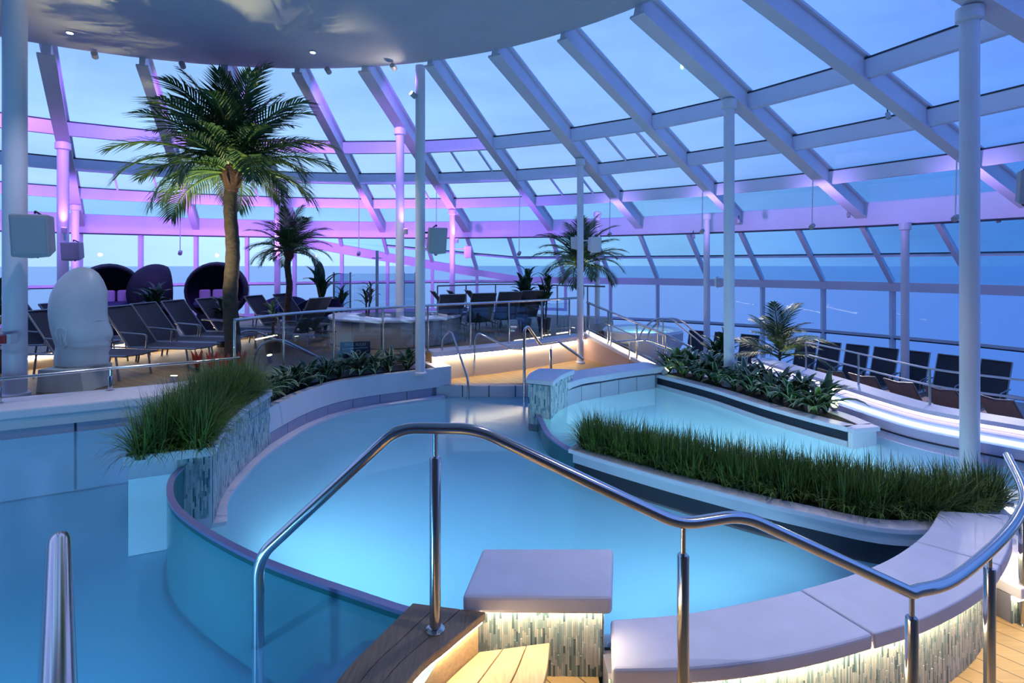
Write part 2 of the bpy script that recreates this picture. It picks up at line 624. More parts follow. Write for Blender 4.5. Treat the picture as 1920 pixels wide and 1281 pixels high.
def ibeam(wid, hgt, fl=0.035, web=0.5):
    w2, ww = wid / 2, wid * web / 2
    return [(-w2, 0), (w2, 0), (w2, fl), (ww, fl), (ww, hgt - fl), (w2, hgt - fl), (w2, hgt), (-w2, hgt),
            (-w2, hgt - fl), (-ww, hgt - fl), (-ww, fl), (-w2, fl)]
for k in KS:
    main = k % 2 == 0
    b = MB()
    re = r_edge(TH[k]) - 0.12
    b.profile(pol(TH[k], re, zr(re)), pol(TH[k], RB - 0.05, zr(RB - 0.05)), ibeam(0.22 if main else 0.17, 0.36))
    b.build('rafter', 'steel_white', roof)
RINGS = [9.05, 10.65, 12.25]
for k in KS[:-1]:
    t0, t1 = TH[k], TH[k + 1]
    for r in RINGS:
        b = MB()
        p0, p1 = pol(t0, r, zr(r) + 0.06), pol(t1, r, zr(r) + 0.06)
        dd = (p1 - p0).normalized() * 0.05
        b.profile(p0 + dd, p1 - dd, [(-0.05, 0), (0.05, 0), (0.05, 0.25), (-0.05, 0.25)])
        pu = b.build('purlin', 'steel_white', roof)
        b = MB()
        b.profile(p0 + dd + Vector((0, 0, .25)), p1 - dd + Vector((0, 0, .25)), [(-0.055, 0), (0.055, 0), (0.055, 0.025), (-0.055, 0.025)])
        b.build('gasket', 'gasket', pu)
    # panes, one for each opening
    rr = [6.0] + RINGS + [RB]
    for i in range(4):
        a0, a1 = rr[i], rr[i + 1]
        zz = 0.345
        q = [pol(t0, a0, zr(a0) + zz), pol(t1, a0, zr(a0) + zz), pol(t1, a1, zr(a1) + zz), pol(t0, a1, zr(a1) + zz)]
        b = MB()
        b.add([*q, *[v + Vector((0, 0, .02)) for v in q]], [(3, 2, 1, 0), (4, 5, 6, 7), (0, 1, 5, 4), (1, 2, 6, 5), (2, 3, 7, 6), (3, 0, 4, 7)])
        b.build('pane', 'teal_glass' if i == 3 else 'roof_glass', roof)
# slim bars of the opening lights
for k, ring in ((3, 1), (-1, 0), (-2, 1), (-3, 0), (0, 1), (1, 0), (2, 1)):
    for t in (0.28, 0.64):
        th = TH[k] + STEP * t
        a0, a1 = RINGS[ring], RINGS[ring + 1]
        b = MB()
        b.bar(pol(th, a0, zr(a0) + 0.30), pol(th, a1, zr(a1) + 0.30), 0.035, 0.05)
        b.build('glazing_bar', 'steel_white', roof)

# ------------------------------------------------------------------ ring beam and glazed wall
def low_edge(th):                           # lower edge of the sloping glazing under the beam
    t = min(max((104.3 - th) / (104.3 - 77.05), 0), 1)
    return RB + 2.0 * t, ZB - 1.30 * t
wall = struct(root('wall_glass_side', 'curved glass side wall with white mullions facing the sea', None, (CX, CY, 0)))
for k in KS[:-1]:
    b = MB()
    t0, t1 = TH[k], TH[k + 1]
    arc = [pol(t0 + (t1 - t0) * i / 6, RB, 0) for i in range(7)]
    b.ribbon([(p.x, p.y) for p in arc], -0.10, 0.10, ZB, ZT)
    fb = b.build('fascia_panel', 'steel_white', wall)
    b = MB()
    b.ribbon([(p.x, p.y) for p in arc], -0.115, 0.115, ZB - .03, ZB)
    b.build('fascia_edge', 'gasket', fb)
HALF = [82.5 - STEP * 7 + STEP / 2 * i for i in range(31)]
wi = 0
for t0, t1 in zip(HALF[:-1], HALF[1:]):
    r0, z0 = low_edge(t0); r1, z1 = low_edge(t1)
    zf0 = RDECK if t1 < 74 else DECK
    slant = r0 > RB + 0.05
    # sloping mullion at t0
    if slant:
        b = MB()
        b.bar(pol(t0, RB, ZB), pol(t0, r0, z0), 0.10, 0.12, up=pol(t0, 1, 1) - pol(t0, 0, 0))
        b.build('mullion', 'steel_white', wall)
        pm0, pm1 = (pol(t0, RB, ZB) + pol(t0, r0, z0)) / 2, (pol(t1, RB, ZB) + pol(t1, r1, z1)) / 2
        if z0 < 1.9:
            b = MB()
            b.bar(pm0, pm1, 0.05, 0.06); b.bar(pm0 + Vector((0, 0, .045)), pm1 + Vector((0, 0, .045)), 0.055, 0.03, mi=1)
            b.build('transom', ['steel_white', 'gasket'], wall)
        q = [pol(t0, RB, ZB), pol(t1, RB, ZB), pm1, pm0]
        q2 = [pm0, pm1, pol(t1, r1, z1), pol(t0, r0, z0)]
        for qq in (q, q2):
            b = MB()
            o_ = (qq[1] - qq[0]).cross(qq[2] - qq[1]).normalized() * 0.02
            b.add([*qq, *[v + o_ for v in qq]], [(3, 2, 1, 0), (4, 5, 6, 7), (0, 1, 5, 4), (1, 2, 6, 5), (2, 3, 7, 6), (3, 0, 4, 7)])
            b.build('pane', 'teal_glass', wall)
    # band at the foot of the slope
    if slant or r1 > RB + .05:
        b = MB()
        a, c = pol(t0, r0, z0 - 0.1), pol(t1, r1, z1 - 0.1)
        thick = 0.22 if z0 < 1.3 else 0.30
        b.bar(a, c, 0.16, thick)
        b.build('band', 'steel_white', wall)
    # window below: frame and two panes
    wi += 1
    wn = struct(root('window_%d' % wi, None, None, pol(t0, r0, zf0)))
    zt0, zt1 = z0 - (0.2 if slant else 0.0), z1 - (0.2 if slant else 0.0)
    sill = 1.12 if zf0 > 0 else -0.07
    b = MB()
    b.bar(pol(t0, r0, zf0), pol(t0, r0, zt0), 0.10, 0.10, up=(1, 0, 0))
    b.bar(pol(t0, r0, sill), pol(t1, r1, sill), 0.07, 0.07)
    b.bar(pol(t0, r0, zf0 + 0.05), pol(t1, r1, zf0 + 0.05), 0.08, 0.10)
    b.build('frame', 'steel_white', wn)
    b = MB()
    b.bar(pol(t0, r0, sill - .05), pol(t1, r1, sill - .05), 0.075, 0.03)
    b.build('gasket', 'gasket', wn)
    for za, zb0, zb1 in ((sill, zt0, zt1), (zf0, sill, sill)):
        q = [pol(t0, r0, za), pol(t1, r1, za), pol(t1, r1, zb1), pol(t0, r0, zb0)]
        b = MB()
        o_ = (q[1] - q[0]).cross(Vector((0, 0, 1))).normalized() * 0.02
        b.add([*q, *[v + o_ for v in q]], [(3, 2, 1, 0), (4, 5, 6, 7), (0, 1, 5, 4), (1, 2, 6, 5), (2, 3, 7, 6), (3, 0, 4, 7)])
        b.build('pane', 'wall_glass', wn)

# ------------------------------------------------------------------ round canopy over the left
b = MB()
b.lathe([(0.0, 0.06), (4.2, 0.06), (4.45, 0.06), (4.5, 0.0), (DR - 0.25, 0.0), (DR - 0.03, 0.03), (DR, 0.09), (DR, 0.22), (DR - 0.4, 0.3), (0.0, 0.3)], (DCX, DCY, DZ), 96, cap=False)
cn = b.build('ceiling_canopy', 'canopy', smooth=True)
tag(cn, 'large round grey plaster canopy hanging under the glass roof', None); struct(cn)

# ------------------------------------------------------------------ plan paths of the pools
RIM = smooth_path([(-2.86, 4.75), (-2.72, 4.28), (-2.32, 3.76), (-1.54, 3.20), (-0.70, 2.78), (-0.44, 2.67)], 8)
LEDGE = smooth_path([(-2.61, 4.67), (-2.9, 5.35), (-3.02, 6.7), (-2.64, 8.2), (-1.2, 9.24)], 10)
BIN = smooth_path([(0.53, 2.87), (0.94, 2.92), (1.33, 3.02), (1.69, 3.13), (2.11, 3.29), (2.52, 3.50), (2.95, 3.80), (3.31, 4.13)], 8)
BOUT = smooth_path([(0.47, 2.51), (0.80, 2.52), (1.13, 2.56), (1.50, 2.64), (1.92, 2.77), (2.25, 2.89), (2.68, 3.10), (3.02, 3.32), (3.45, 3.68), (3.78, 4.06)], 8)
PL2F = smooth_path([(0.66, 5.78), (1.10, 5.36), (1.66, 4.88), (2.35, 4.37), (3.02, 4.06), (3.95, 4.32)], 8)
PL2B = smooth_path([(0.92, 6.18), (1.35, 5.90), (1.95, 5.48), (2.75, 5.0), (3.6, 4.68), (4.25, 4.62)], 8)
W2 = smooth_path([(0.34, 8.5), (0.36, 7.6), (0.40, 7.0), (0.47, 6.45), (0.70, 5.92), (0.98, 5.60)], 8)
S2B = smooth_path([(0.80, 7.9), (1.10, 8.25), (1.43, 8.46), (1.95, 8.80), (2.45, 9.06), (2.62, 9.14)], 8)
LWALL = smooth_path([(-9.0, 3.3), (-7.0, 4.45), (-5.2, 5.42), (-4.36, 5.86), (-3.75, 6.25), (-3.35, 6.75)], 8)
LEDW = smooth_path([(4.05, 9.6), (4.30, 8.0), (4.42, 6.9), (4.62, 6.1), (5.19, 5.41), (5.75, 4.7), (6.1, 3.9)], 8)

def poly_floor(name, poly, z0, z1, m, label, kind='structure', cat=None):
    b = MB(); b.prism(poly, z0, z1)
    o = b.build(name, m)
    return tag(o, label, cat, kind=kind)

# main pool ------------------------------------------------------------------
main_poly = [(-2.86, 4.75)] + RIM[4:] + [(0.2, 2.7), (0.45, 2.75)] + BIN + [(3.2, 4.25)] + list(reversed(PL2F))[8:] + list(reversed(W2)) + [(0.3, 9.26), (-1.2, 9.26)] + list(reversed(LEDGE))[1:-1]
poly_floor('floor_main_pool', main_poly, -1.70, -1.62, 'pool_floor', 'pale blue floor of the round main pool')
b = MB(); b.ribbon(LEDGE, -0.02, -0.12, -1.65, -0.57)
struct(b.build('wall_main_pool_left', 'pool_floor')).__setitem__('label', 'curved pale wall under the edge of the main pool')
b = MB(); b.ribbon(LEDGE, 0.10, -0.04, -1.65, -0.565)
struct(b.build('trim_1', 'coping', smooth=False)).__setitem__('label', 'narrow pale ledge around the main pool waterline')
b = MB(); b.sheet(main_poly, ZM)
tag(b.build('pool_water', 'water_main', recalc=False), 'bright blue water of the round main pool behind the handrail', 'water', kind='stuff')
# bench-side underwater wall
b = MB(); b.ribbon(BIN, 0.02, 0.14, -1.65, -0.29)
struct(b.build('wall_main_pool_bench', 'pool_floor'))
b = MB(); b.box((0.05, 2.86, -0.98), (1.2, 0.10, 1.34), 0.0)
struct(b.build('wall_main_pool_near', 'pool_floor'))
# far riser with its tiles, steps below the water
b = MB(); b.box((-0.40, 9.35, -1.03), (1.86, 0.16, 1.26))
wf = struct(b.build('wall_main_pool_far', 'grout'))
for i in range(4):
    b = MB(); b.box((-1.1 + 0.46 * i + 0.01, 9.262, -0.50), (0.44, 0.03, 0.19)); b.build('tile', 'tile_white', wf)
for i in range(3):
    b = MB(); b.box((-0.35, 9.12 - 0.30 * i, -0.98 - 0.085 * i), (1.15, 0.32, 0.48 - 0.16 * i))
    b.v = [(x, y, min(z, -0.70 - 0.16 * i)) if z > -0.9 else (x, y, z) for x, y, z in b.v]
    struct(b.build('floor_pool_step_%d' % (i + 1), 'tile_white'))
# glass rim between the left pool and the main pool
b = MB(); b.ribbon(RIM, -0.005, 0.035, -1.65, -0.05)
rw = struct(b.build('wall_pool_rim', 'teal_wall', smooth=True)); rw['label'] = 'curved teal wall between the left pool and the main pool'
b = MB(); b.ribbon(RIM, -0.008, 0.038, -0.05, -0.03)
b.build('rim_cap', mat('rim_cap', (0.30, 0.27, 0.50), 0.25), rw, smooth=True)
b = MB(); b.ribbon(RIM, 0.035, 0.06, -0.74, -0.69)
b.build('foot_joint', 'dark_slot', rw)

# left pool ------------------------------------------------------------------
left_poly = [(-9, 3.3)] + LWALL[1:] + [(-3.0, 6.6), (-3.0, 4.9), (-2.88, 4.75)] + offset(RIM, 0.03)[3:] + [(-0.3, 2.5), (-0.45, 2.05), (-0.60, 1.5), (-0.62, 0.3), (-0.6, -1.5), (-9, -1.5)]
poly_floor('floor_left_pool', left_poly, -0.80, -0.72, 'pool_floor_deep', 'blue floor of the left pool')
b = MB(); b.sheet(left_poly, ZL)
tag(b.build('pool_water', 'water_left', recalc=False), 'dark blue water of the left pool below the head sculpture', 'water', kind='stuff')
b = MB(); b.ribbon(LWALL, -0.02, -0.60, -0.75, 0.13)
lw = struct(b.build('wall_left_pool', 'grout')); lw['label'] = 'lavender panelled wall at the back of the left pool'
rs = resample(LWALL, 0.62)
for a, c in zip(rs[:-1], rs[1:]):
    d = Vector((c[0] - a[0], c[1] - a[1], 0)); d.normalize()
    n_ = Vector((d.y, -d.x, 0)) * 0.0
    b = MB(); b.bar(Vector((*a, -0.30)) + d * .012, Vector((*c, -0.30)) - d * .012, 0.04, 0.80)
    b.build('panel', 'tile_lavender', lw)
b = MB(); b.ribbon(LWALL, 0.05, -0.62, 0.12, 0.23)
b.build('coping', 'coping', lw, bevel=0.02)
b = MB(); b.ribbon(LWALL, 0.035, -0.05, 0.02, 0.12)
b.build('coping_face', 'tile_white', lw)
# two underwater steps beside the wooden steps
for i, (off, zt) in enumerate(((0.0, -0.26), (0.30, -0.46))):
    st = [(-0.30, 2.72), (-0.50, 2.62), (-0.66, 2.25), (-0.78, 1.7), (-0.80, 0.9)]
    sp = smooth_path(st, 5)
    b = MB(); b.ribbon(sp, 0.03, 0.32 + off, -0.74, zt)
    struct(b.build('floor_entry_step_%d' % (i + 1), mat('entry_step_%d' % i, (0.42, 0.48, 0.72), 0.5)))

# right pool -----------------------------------------------------------------
sec_poly = list(reversed(W2)) + [(0.5, 8.3)] + S2B + [(3.2, 9.4), (4.0, 9.4)] + LEDW[4:] + [(5.9, 3.4), (4.4, 3.6), (4.2, 4.5)] + list(reversed(PL2B)) + [(0.95, 5.75)]
poly_floor('floor_right_pool', sec_poly, -1.02, -0.94, 'pool_floor', 'pale blue floor of the right pool')
b = MB(); b.sheet(sec_poly, Z2)
tag(b.build('pool_water', 'water_second', recalc=False), 'pale turquoise water of the right pool behind the long grass planter', 'water', kind='stuff')
b = MB(); b.ribbon(W2, -0.02, 0.03, -1.65, -0.39)
w2 = struct(b.build('wall_right_pool_rim', 'teal_wall', smooth=True)); w2['label'] = 'curved teal wall between the main pool and the right pool'
b = MB(); b.ribbon(W2, -0.03, 0.035, -0.39, -0.37)
b.build('rim_cap', 'rim_cap', w2, smooth=True)
b = MB(); b.ribbon(S2B, -0.02, -0.40, -1.0, -0.14)
w3 = struct(b.build('wall_right_pool_back', 'grout')); w3['label'] = 'curved tiled back wall of the right pool'
rs = resample(S2B, 0.40)
for a, c in zip(rs[:-1], rs[1:]):
    d = Vector((c[0] - a[0], c[1] - a[1], 0)).normalized()
    b = MB(); b.bar(Vector((*a, -0.42)) + d * .008, Vector((*c, -0.42)) - d * .008, 0.04, 0.50)
    b.build('tile', 'tile_white', w3)
b = MB(); b.ribbon(S2B, 0.05, -0.46, -0.14, -0.04)
b.build('coping', 'coping', w3, bevel=0.02)
# stepped far wall with two light lines
b = MB(); b.ribbon(LEDW, -0.02, -0.35, -1.0, -0.19)
w4 = struct(b.build('wall_right_pool_far', mat('lilac_wall', (0.62, 0.54, 0.78), 0.4))); w4['label'] = 'stepped lilac pool wall with two glowing light lines'
b = MB(); b.ribbon(LEDW, -0.17, -0.60, -0.19, -0.11); b.build('ledge', 'lilac_wall', w4)
b = MB(); b.ribbon(LEDW, -0.32, -0.62, -1.15, -0.05); b.build('ledge', 'lilac_wall', w4)
b = MB(); b.ribbon(LEDW, -0.28, -0.64, -0.05, 0.0); b.build('coping', 'coping', w4)
b = MB(); b.ribbon(LEDW, -0.29, -0.315, -0.085, -0.055); b.build('light_line', 'led_white', w4)
b = MB(); b.ribbon(LEDW, -0.13, -0.165, -0.185, -0.15); b.build('light_line', 'led_aqua', w4)
b = MB(); b.ribbon(LEDW, 0.0, -0.02, -0.31, -0.295); b.build('joint', 'dark_slot', w4)

# ------------------------------------------------------------------ decks
CW = [(-1.45, 9.62), (-0.3, 10.3), (0.55, 10.95), (1.62, 11.9)]       # platform edge
deck_poly = [(-16, -1), (-9, 3.9)] + [p for p in offset(LWALL, -0.5)][4:] + [(-3.55, 7.2), (-3.25, 8.3), (-2.6, 9.2), (-1.7, 9.75)] + CW + [(2.6, 13.6), (3.0, 15.9), (0, 17.6), (-5, 18.2), (-10, 17), (-16, 12)]
poly_floor('floor_deck', deck_poly, -0.35, DECK, 'deck_wood', 'brown wooden sun deck with rows of loungers')
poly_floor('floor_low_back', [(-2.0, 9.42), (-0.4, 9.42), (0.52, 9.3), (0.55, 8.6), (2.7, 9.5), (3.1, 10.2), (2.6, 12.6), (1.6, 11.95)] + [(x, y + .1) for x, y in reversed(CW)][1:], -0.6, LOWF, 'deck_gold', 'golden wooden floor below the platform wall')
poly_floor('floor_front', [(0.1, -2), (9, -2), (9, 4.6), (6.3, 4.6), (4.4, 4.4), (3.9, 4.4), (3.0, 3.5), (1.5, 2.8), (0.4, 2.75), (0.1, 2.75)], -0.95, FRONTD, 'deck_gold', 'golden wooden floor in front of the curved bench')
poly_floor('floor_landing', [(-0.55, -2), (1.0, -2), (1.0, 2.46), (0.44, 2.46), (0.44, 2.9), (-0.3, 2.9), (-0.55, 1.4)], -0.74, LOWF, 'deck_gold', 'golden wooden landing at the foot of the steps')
rd = [(4.6, 11.5), (4.9, 9.6)] + offset(LEDW, -0.6)[12:] + [(7.5, 1), (16, 1)] + [(pol(t, 16, 0).x, pol(t, 16, 0).y) for t in (0, 10, 20, 30, 40, 50, 60, 72)] + [(2.4, 13.6), (2.5, 11.5)]
poly_floor('floor_right_deck', rd, -1.35, RDECK, mat('deck_blue', (0.24, 0.20, 0.20), 0.5, var=0.1, vscale=4), 'lower lounger deck along the right glass wall')

# platform wall with warm light under its lip
b = MB(); b.ribbon(CW, 0.02, -0.05, LOWF - 0.05, DECK - 0.06)
pw = struct(b.build('wall_platform', 'cream_wall')); pw['label'] = 'cream platform wall washed by warm light'
b = MB(); b.ribbon(CW, 0.10, -0.3, DECK - 0.06, DECK + 0.03); b.build('coping', 'coping', pw)
b = MB(); b.ribbon(CW, 0.075, 0.045, DECK - 0.085, DECK - 0.062); b.build('light_line', 'led_gold', pw)
# stair stringer falling to the right
b = MB()
q0, q1 = Vector((1.62, 11.9, 0)), Vector((2.72, 9.95, 0))
n_ = (q1 - q0).cross(Vector((0, 0, 1))).normalized() * 0.06
vs = []
for q, zt in ((q0, DECK + 0.03), (q1, -0.30)):
    for s_ in (1, -1):
        vs += [q + n_ * s_ + Vector((0, 0, LOWF - .05)), q + n_ * s_ + Vector((0, 0, zt))]
b.add(vs, [(0, 1, 5, 4), (2, 6, 7, 3), (1, 3, 7, 5), (0, 4, 6, 2), (0, 2, 3, 1), (4, 5, 7, 6)])
sw = struct(b.build('wall_stair', 'salmon_wall')); sw['label'] = 'salmon stringer wall of the stair going down to the right'
b = MB()
b.bar(q0 + Vector((0, 0, DECK + .06)), q1 + Vector((0, 0, -.27)), 0.18, 0.06); b.build('coping', 'coping', sw)
b = MB()
b.bar(q0 + n_ * -1.2 + Vector((0, 0, DECK + .10)), q1 + n_ * -1.2 + Vector((0, 0, -.23)), 0.03, 0.03); b.build('light_line', 'led_gold', sw)
for i in range(6):
    t = (i + .5) / 6
    c = q0.lerp(q1, t) + n_ * -8
    b = MB(); b.box((c.x, c.y, DECK - 0.21 * (i + 1) - 0.15), (0.40, 1.0, 0.3), math.atan2(q1.y - q0.y, q1.x - q0.x))
    struct(b.build('floor_stair_tread_%d' % (i + 1), 'deck_wood'))

b = MB(); b.box((0, -4.6, 2.2), (30, 0.2, 7.0))  # unseen wall, added so the rails have something dark to reflect
struct(b.build('wall_back_added', 'added_wall'))['label'] = 'brown wall added unseen behind the viewer for the rails to reflect'

# ================================================================== STEPS, SEAT, BENCH, PLANTERS
MOS = ['mosaic_1', 'mosaic_2', 'mosaic_3', 'mosaic_4', 'mosaic_5']
def mosaic(path, z0, z1, parent, wdt=0.0125, lmin=0.035, lmax=0.13, side=1, dark=0.12, name='mosaic'):
    """upright glass strips laid in columns on a wall (side 1: to the right of travel)"""
    pts = resample(path, wdt)
    b = MB()
    for a, c in zip(pts[:-1], pts[1:]):
        t = Vector((c[0] - a[0], c[1] - a[1], 0)); t.normalize()
        n = Vector((t.y, -t.x, 0)) * side
        z = z0 - random.random() * lmax * .5
        while z < z1:
            zt = z + random.uniform(lmin, lmax)
            lo, hi = max(z, z0), min(zt - 0.002, z1)
            z = zt
            if hi - lo < 0.006:
                continue
            h = random.uniform(0.002, 0.006)
            p0 = Vector((a[0], a[1], 0)) + t * 0.0006
            p1 = Vector((c[0], c[1], 0)) - t * 0.0006
            vs = [p0 + Vector((0, 0, lo)), p1 + Vector((0, 0, lo)), p1 + Vector((0, 0, hi)), p0 + Vector((0, 0, hi))]
            vs += [v + n * h for v in vs]
            mi = 3 if random.random() < dark else random.choice((0, 0, 1, 1, 2, 2, 4))
            b.add(vs, [(4, 5, 6, 7), (0, 1, 5, 4), (1, 2, 6, 5), (2, 3, 7, 6), (3, 0, 4, 7)], mi)
    o = b.build(name, MOS, parent)
    o['kind'] = 'stuff'
    return o

# ------------------------------------------------------------------ wooden steps
def lerp2(a, b_, t):
    return (a[0] + (b_[0] - a[0]) * t, a[1] + (b_[1] - a[1]) * t)
def planked(rootobj, left, right, n, z0, z1, m, gap=0.004):
    for i in range(n):
        t0, t1 = i / n, (i + 1) / n
        wdt = math.dist(left[0], right[0])
        g = gap / wdt / 2
        A = [lerp2(l, r, t0 + (g if i else 0)) for l, r in zip(left, right)]
        B = [lerp2(l, r, t1 - (g if i < n - 1 else 0)) for l, r in zip(left, right)]
        b = MB(); b.prism(A + list(reversed(B)), z0, z1)
        b.build('plank', m, rootobj, bevel=0.004)
TL = smooth_path([(-0.50, 2.69), (-0.61, 2.45), (-0.72, 2.18), (-0.84, 1.6), (-0.90, 0.9)], 6)
TR = smooth_path([(-0.13, 2.62), (-0.28, 2.42), (-0.43, 2.18), (-0.57, 1.6), (-0.62, 0.9)], 6)
ws = root('wooden_step', 'dark wooden top step of three curved planks carrying a handrail post', 'step', (-0.5, 2.1, LOWF))
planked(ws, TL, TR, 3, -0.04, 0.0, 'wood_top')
TRi = offset(TR, 0.035)
b = MB(); b.prism([lerp2(l, r, .06) for l, r in zip(TL, TR)] + list(reversed([lerp2(l, r, .9) for l, r in zip(TL, TR)])), -0.74, -0.041)
b.build('riser', 'wood_low', ws)
b = MB()
pth = [(p[0], p[1]) for p in [lerp2(l, r, .94) for l, r in zip(TL, TR)]]
b.ribbon(pth, -0.008, 0.008, -0.055, -0.043); b.build('light_line', 'led_warm', ws)
LL = [lerp2(l, r, .915) for l, r in zip(TL, TR)]
LR = smooth_path([(0.19, 2.69), (0.15, 2.45), (0.03, 2.15), (-0.12, 1.6), (-0.2, 0.9)], 6)
w2s = root('wooden_step', 'pale lower wooden step glowing in warm light beside the mosaic seat', 'step', (-0.1, 2.2, LOWF))
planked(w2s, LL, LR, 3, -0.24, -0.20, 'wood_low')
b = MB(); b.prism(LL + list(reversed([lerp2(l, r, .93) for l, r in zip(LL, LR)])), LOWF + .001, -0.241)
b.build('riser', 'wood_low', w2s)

# ------------------------------------------------------------------ mosaic seat with a lavender slab
ms = root('stone_stool', 'square lavender stone seat on a glowing mosaic pedestal by the wooden steps', 'seat', (0.16, 2.85, LOWF))
b = MB(); b.prism([(-0.246, 2.635), (0.493, 2.625), (0.585, 3.08), (-0.17, 3.08)], -0.022, 0.07)
b.build('slab', 'coping', ms, bevel=0.022, bseg=3)
b = MB(); b.prism([(-0.20, 2.74), (0.465, 2.73), (0.50, 3.02), (-0.14, 3.02)], LOWF + .001, -0.023)
b.build('pedestal', 'grout', ms)
mosaic([(-0.20, 2.738), (0.465, 2.728)], LOWF, -0.05, ms, wdt=0.0105, dark=0.13)
mosaic([(0.467, 2.73), (0.50, 3.02)], LOWF, -0.05, ms)
b = MB(); b.box((0.165, 2.70, -0.031), (0.60, 0.02, 0.016)); b.build('light_line', 'led_warm', ms)

# ------------------------------------------------------------------ curved bench
cb = root('curved_bench', 'long curved lavender bench on a glowing mosaic wall around the main pool', 'bench', (1.7, 2.9, FRONTD))
def frac(path, t):
    i = t * (len(path) - 1); j = min(int(i), len(path) - 2)
    return lerp2(path[j], path[j + 1], i - j)
cuts = [0.0, 0.43, 0.80, 1.0]
for i in range(3):
    ts = [cuts[i] + (cuts[i + 1] - cuts[i]) * k / 16 for k in range(17)]
    e0 = 0.0012 if i else 0; e1 = 0.0012 if i < 2 else 0
    ts[0] += e0; ts[-1] -= e1
    b = MB(); b.prism([frac(BOUT, t) for t in ts] + [frac(BIN, t) for t in reversed(ts)], -0.285, -0.20)
    b.build('coping_stone', 'coping', cb, bevel=0.018 if i in (0,) else 0.01, bseg=3)
BW = offset(BOUT, -0.085)
b = MB(); b.ribbon(BW, -0.004, -0.16, FRONTD + .001, -0.286)
b.build('wall', 'grout', cb)
mosaic(BW, FRONTD, -0.31, cb, wdt=0.0105, dark=0.06)
b = MB(); b.ribbon(offset(BOUT, -0.03)[1:-1], 0.0, -0.022, -0.300, -0.287); b.build('light_line', 'led_warm', cb)
# a second piece of bench behind the rail at the right edge
b2 = root('curved_bench', 'short pale bench on mosaic behind the handrail at the right edge', 'bench', (4.1, 4.0, FRONTD))
P2 = smooth_path([(3.42, 3.62), (3.95, 3.78), (4.6, 4.1)], 8)
b = MB(); b.ribbon(P2, 0.03, -0.45, -0.56, -0.48); b.build('seat_slab', 'coping', b2, bevel=0.01)
b = MB(); b.ribbon(P2, -0.03, -0.40, FRONTD + .001, -0.561); b.build('wall', 'grout', b2)
mosaic(offset(P2, -0.028), FRONTD, -0.59, b2)
b = MB(); b.ribbon(P2, 0.015, -0.005, -0.575, -0.562); b.build('light_line', 'led_warm', b2)

# ------------------------------------------------------------------ planters
def inside(p, poly):
    c = False; n = len(poly)
    for i in range(n):
        a, b_ = poly[i], poly[(i + 1) % n]
        if (a[1] > p[1]) != (b_[1] > p[1]) and p[0] < (b_[0] - a[0]) * (p[1] - a[1]) / (b_[1] - a[1]) + a[0]:
            c = not c
    return c
def grass(poly, z, clumps, per, lmin, lmax, label, lean=0.55, seed=1, spread=0.05):
    rnd = random.Random(seed)
    xs = [p[0] for p in poly]; ys = [p[1] for p in poly]
    cx_, cy_ = sum(xs) / len(xs), sum(ys) / len(ys)
    b = MB(); cnt = 0; tries = 0
    while cnt < clumps and tries < clumps * 60:
        tries += 1
        c = (rnd.uniform(min(xs), max(xs)), rnd.uniform(min(ys), max(ys)))
        if not inside(c, poly):
            continue
        cnt += 1
        base = rnd.random()
        hk = rnd.uniform(0.8, 1.12)
        for _ in range(per):
            a = rnd.uniform(0, 2 * PI)
            r = spread * math.sqrt(rnd.random())
            x0, y0 = c[0] + r * math.cos(a), c[1] + r * math.sin(a)
            L = rnd.uniform(lmin, lmax) * hk
            le = rnd.random() ** 1.3 * lean * 1.7
            a2 = a + rnd.uniform(-.5, .5)
            dx, dy = math.cos(a2), math.sin(a2)
            wd = rnd.uniform(0.0032, 0.006)
            sx, sy = -dy * wd, dx * wd
            tilt = 0.08 + le * .35
            X, Y, Z = x0, y0, z
            vs = []
            S = 4
            for k in range(S + 1):
                t = k / S
                ww = (1 - t) ** 0.6 if k < S else 0
                if k < S:
                    vs += [(X - sx * ww, Y - sy * ww, Z), (X + sx * ww, Y + sy * ww, Z)]
                else:
                    vs.append((X, Y, Z))
                ang = tilt + le * 1.25 * (t + 1 / S)
                X += dx * math.sin(ang) * L / S; Y += dy * math.sin(ang) * L / S; Z += math.cos(ang) * L / S
            fs = [(2 * k, 2 * k + 1, 2 * k + 3, 2 * k + 2) for k in range(S - 1)] + [(2 * S - 2, 2 * S - 1, 2 * S)]
            q = base * .6 + rnd.random() * .4
            b.add(vs, fs, 0 if q < .45 else (1 if q > .66 else 2))
    o = b.build('ornamental_grass', ['grass_1', 'grass_2', 'grass_3'])
    tag(o, label, 'grass', kind='stuff')
    return o

# left grass planter
p1 = root('stone_planter', 'lavender-topped mosaic planter overflowing with grass between left and main pools', 'planter', (-3.0, 5.4, -0.72))
R1 = smooth_path([(-2.62, 4.66), (-2.85, 5.25), (-3.00, 5.95), (-3.06, 6.75)], 8)
L1 = smooth_path([(-3.18, 4.42), (-3.36, 4.95), (-3.56, 5.7), (-3.72, 6.55)], 8)
poly1 = L1 + list(reversed(R1))
b = MB(); b.prism(poly1, -0.715, 0.04); b.build('body', 'coping', p1)
b = MB(); b.ribbon(R1, 0.03, -0.09, 0.041, 0.12); b.ribbon(L1, 0.09, -0.03, 0.041, 0.12)
b.prism([(-3.20, 4.385), (-2.60, 4.63), (-2.64, 4.72), (-3.22, 4.48)], 0.041, 0.12)
b.build('coping', 'coping', p1, bevel=0.008)
b = MB(); b.prism([lerp2(l, r, .1) for l, r in zip(L1, R1)] + list(reversed([lerp2(l, r, .9) for l, r in zip(L1, R1)])), 0.041, 0.085); b.build('soil', 'soil', p1)
mosaic(offset(R1, 0.004), -0.56, 0.038, p1, wdt=0.014, dark=0.05)
mosaic([(-2.86, 4.553), (-2.625, 4.655)], -0.50, 0.038, p1, wdt=0.013, dark=0.14)
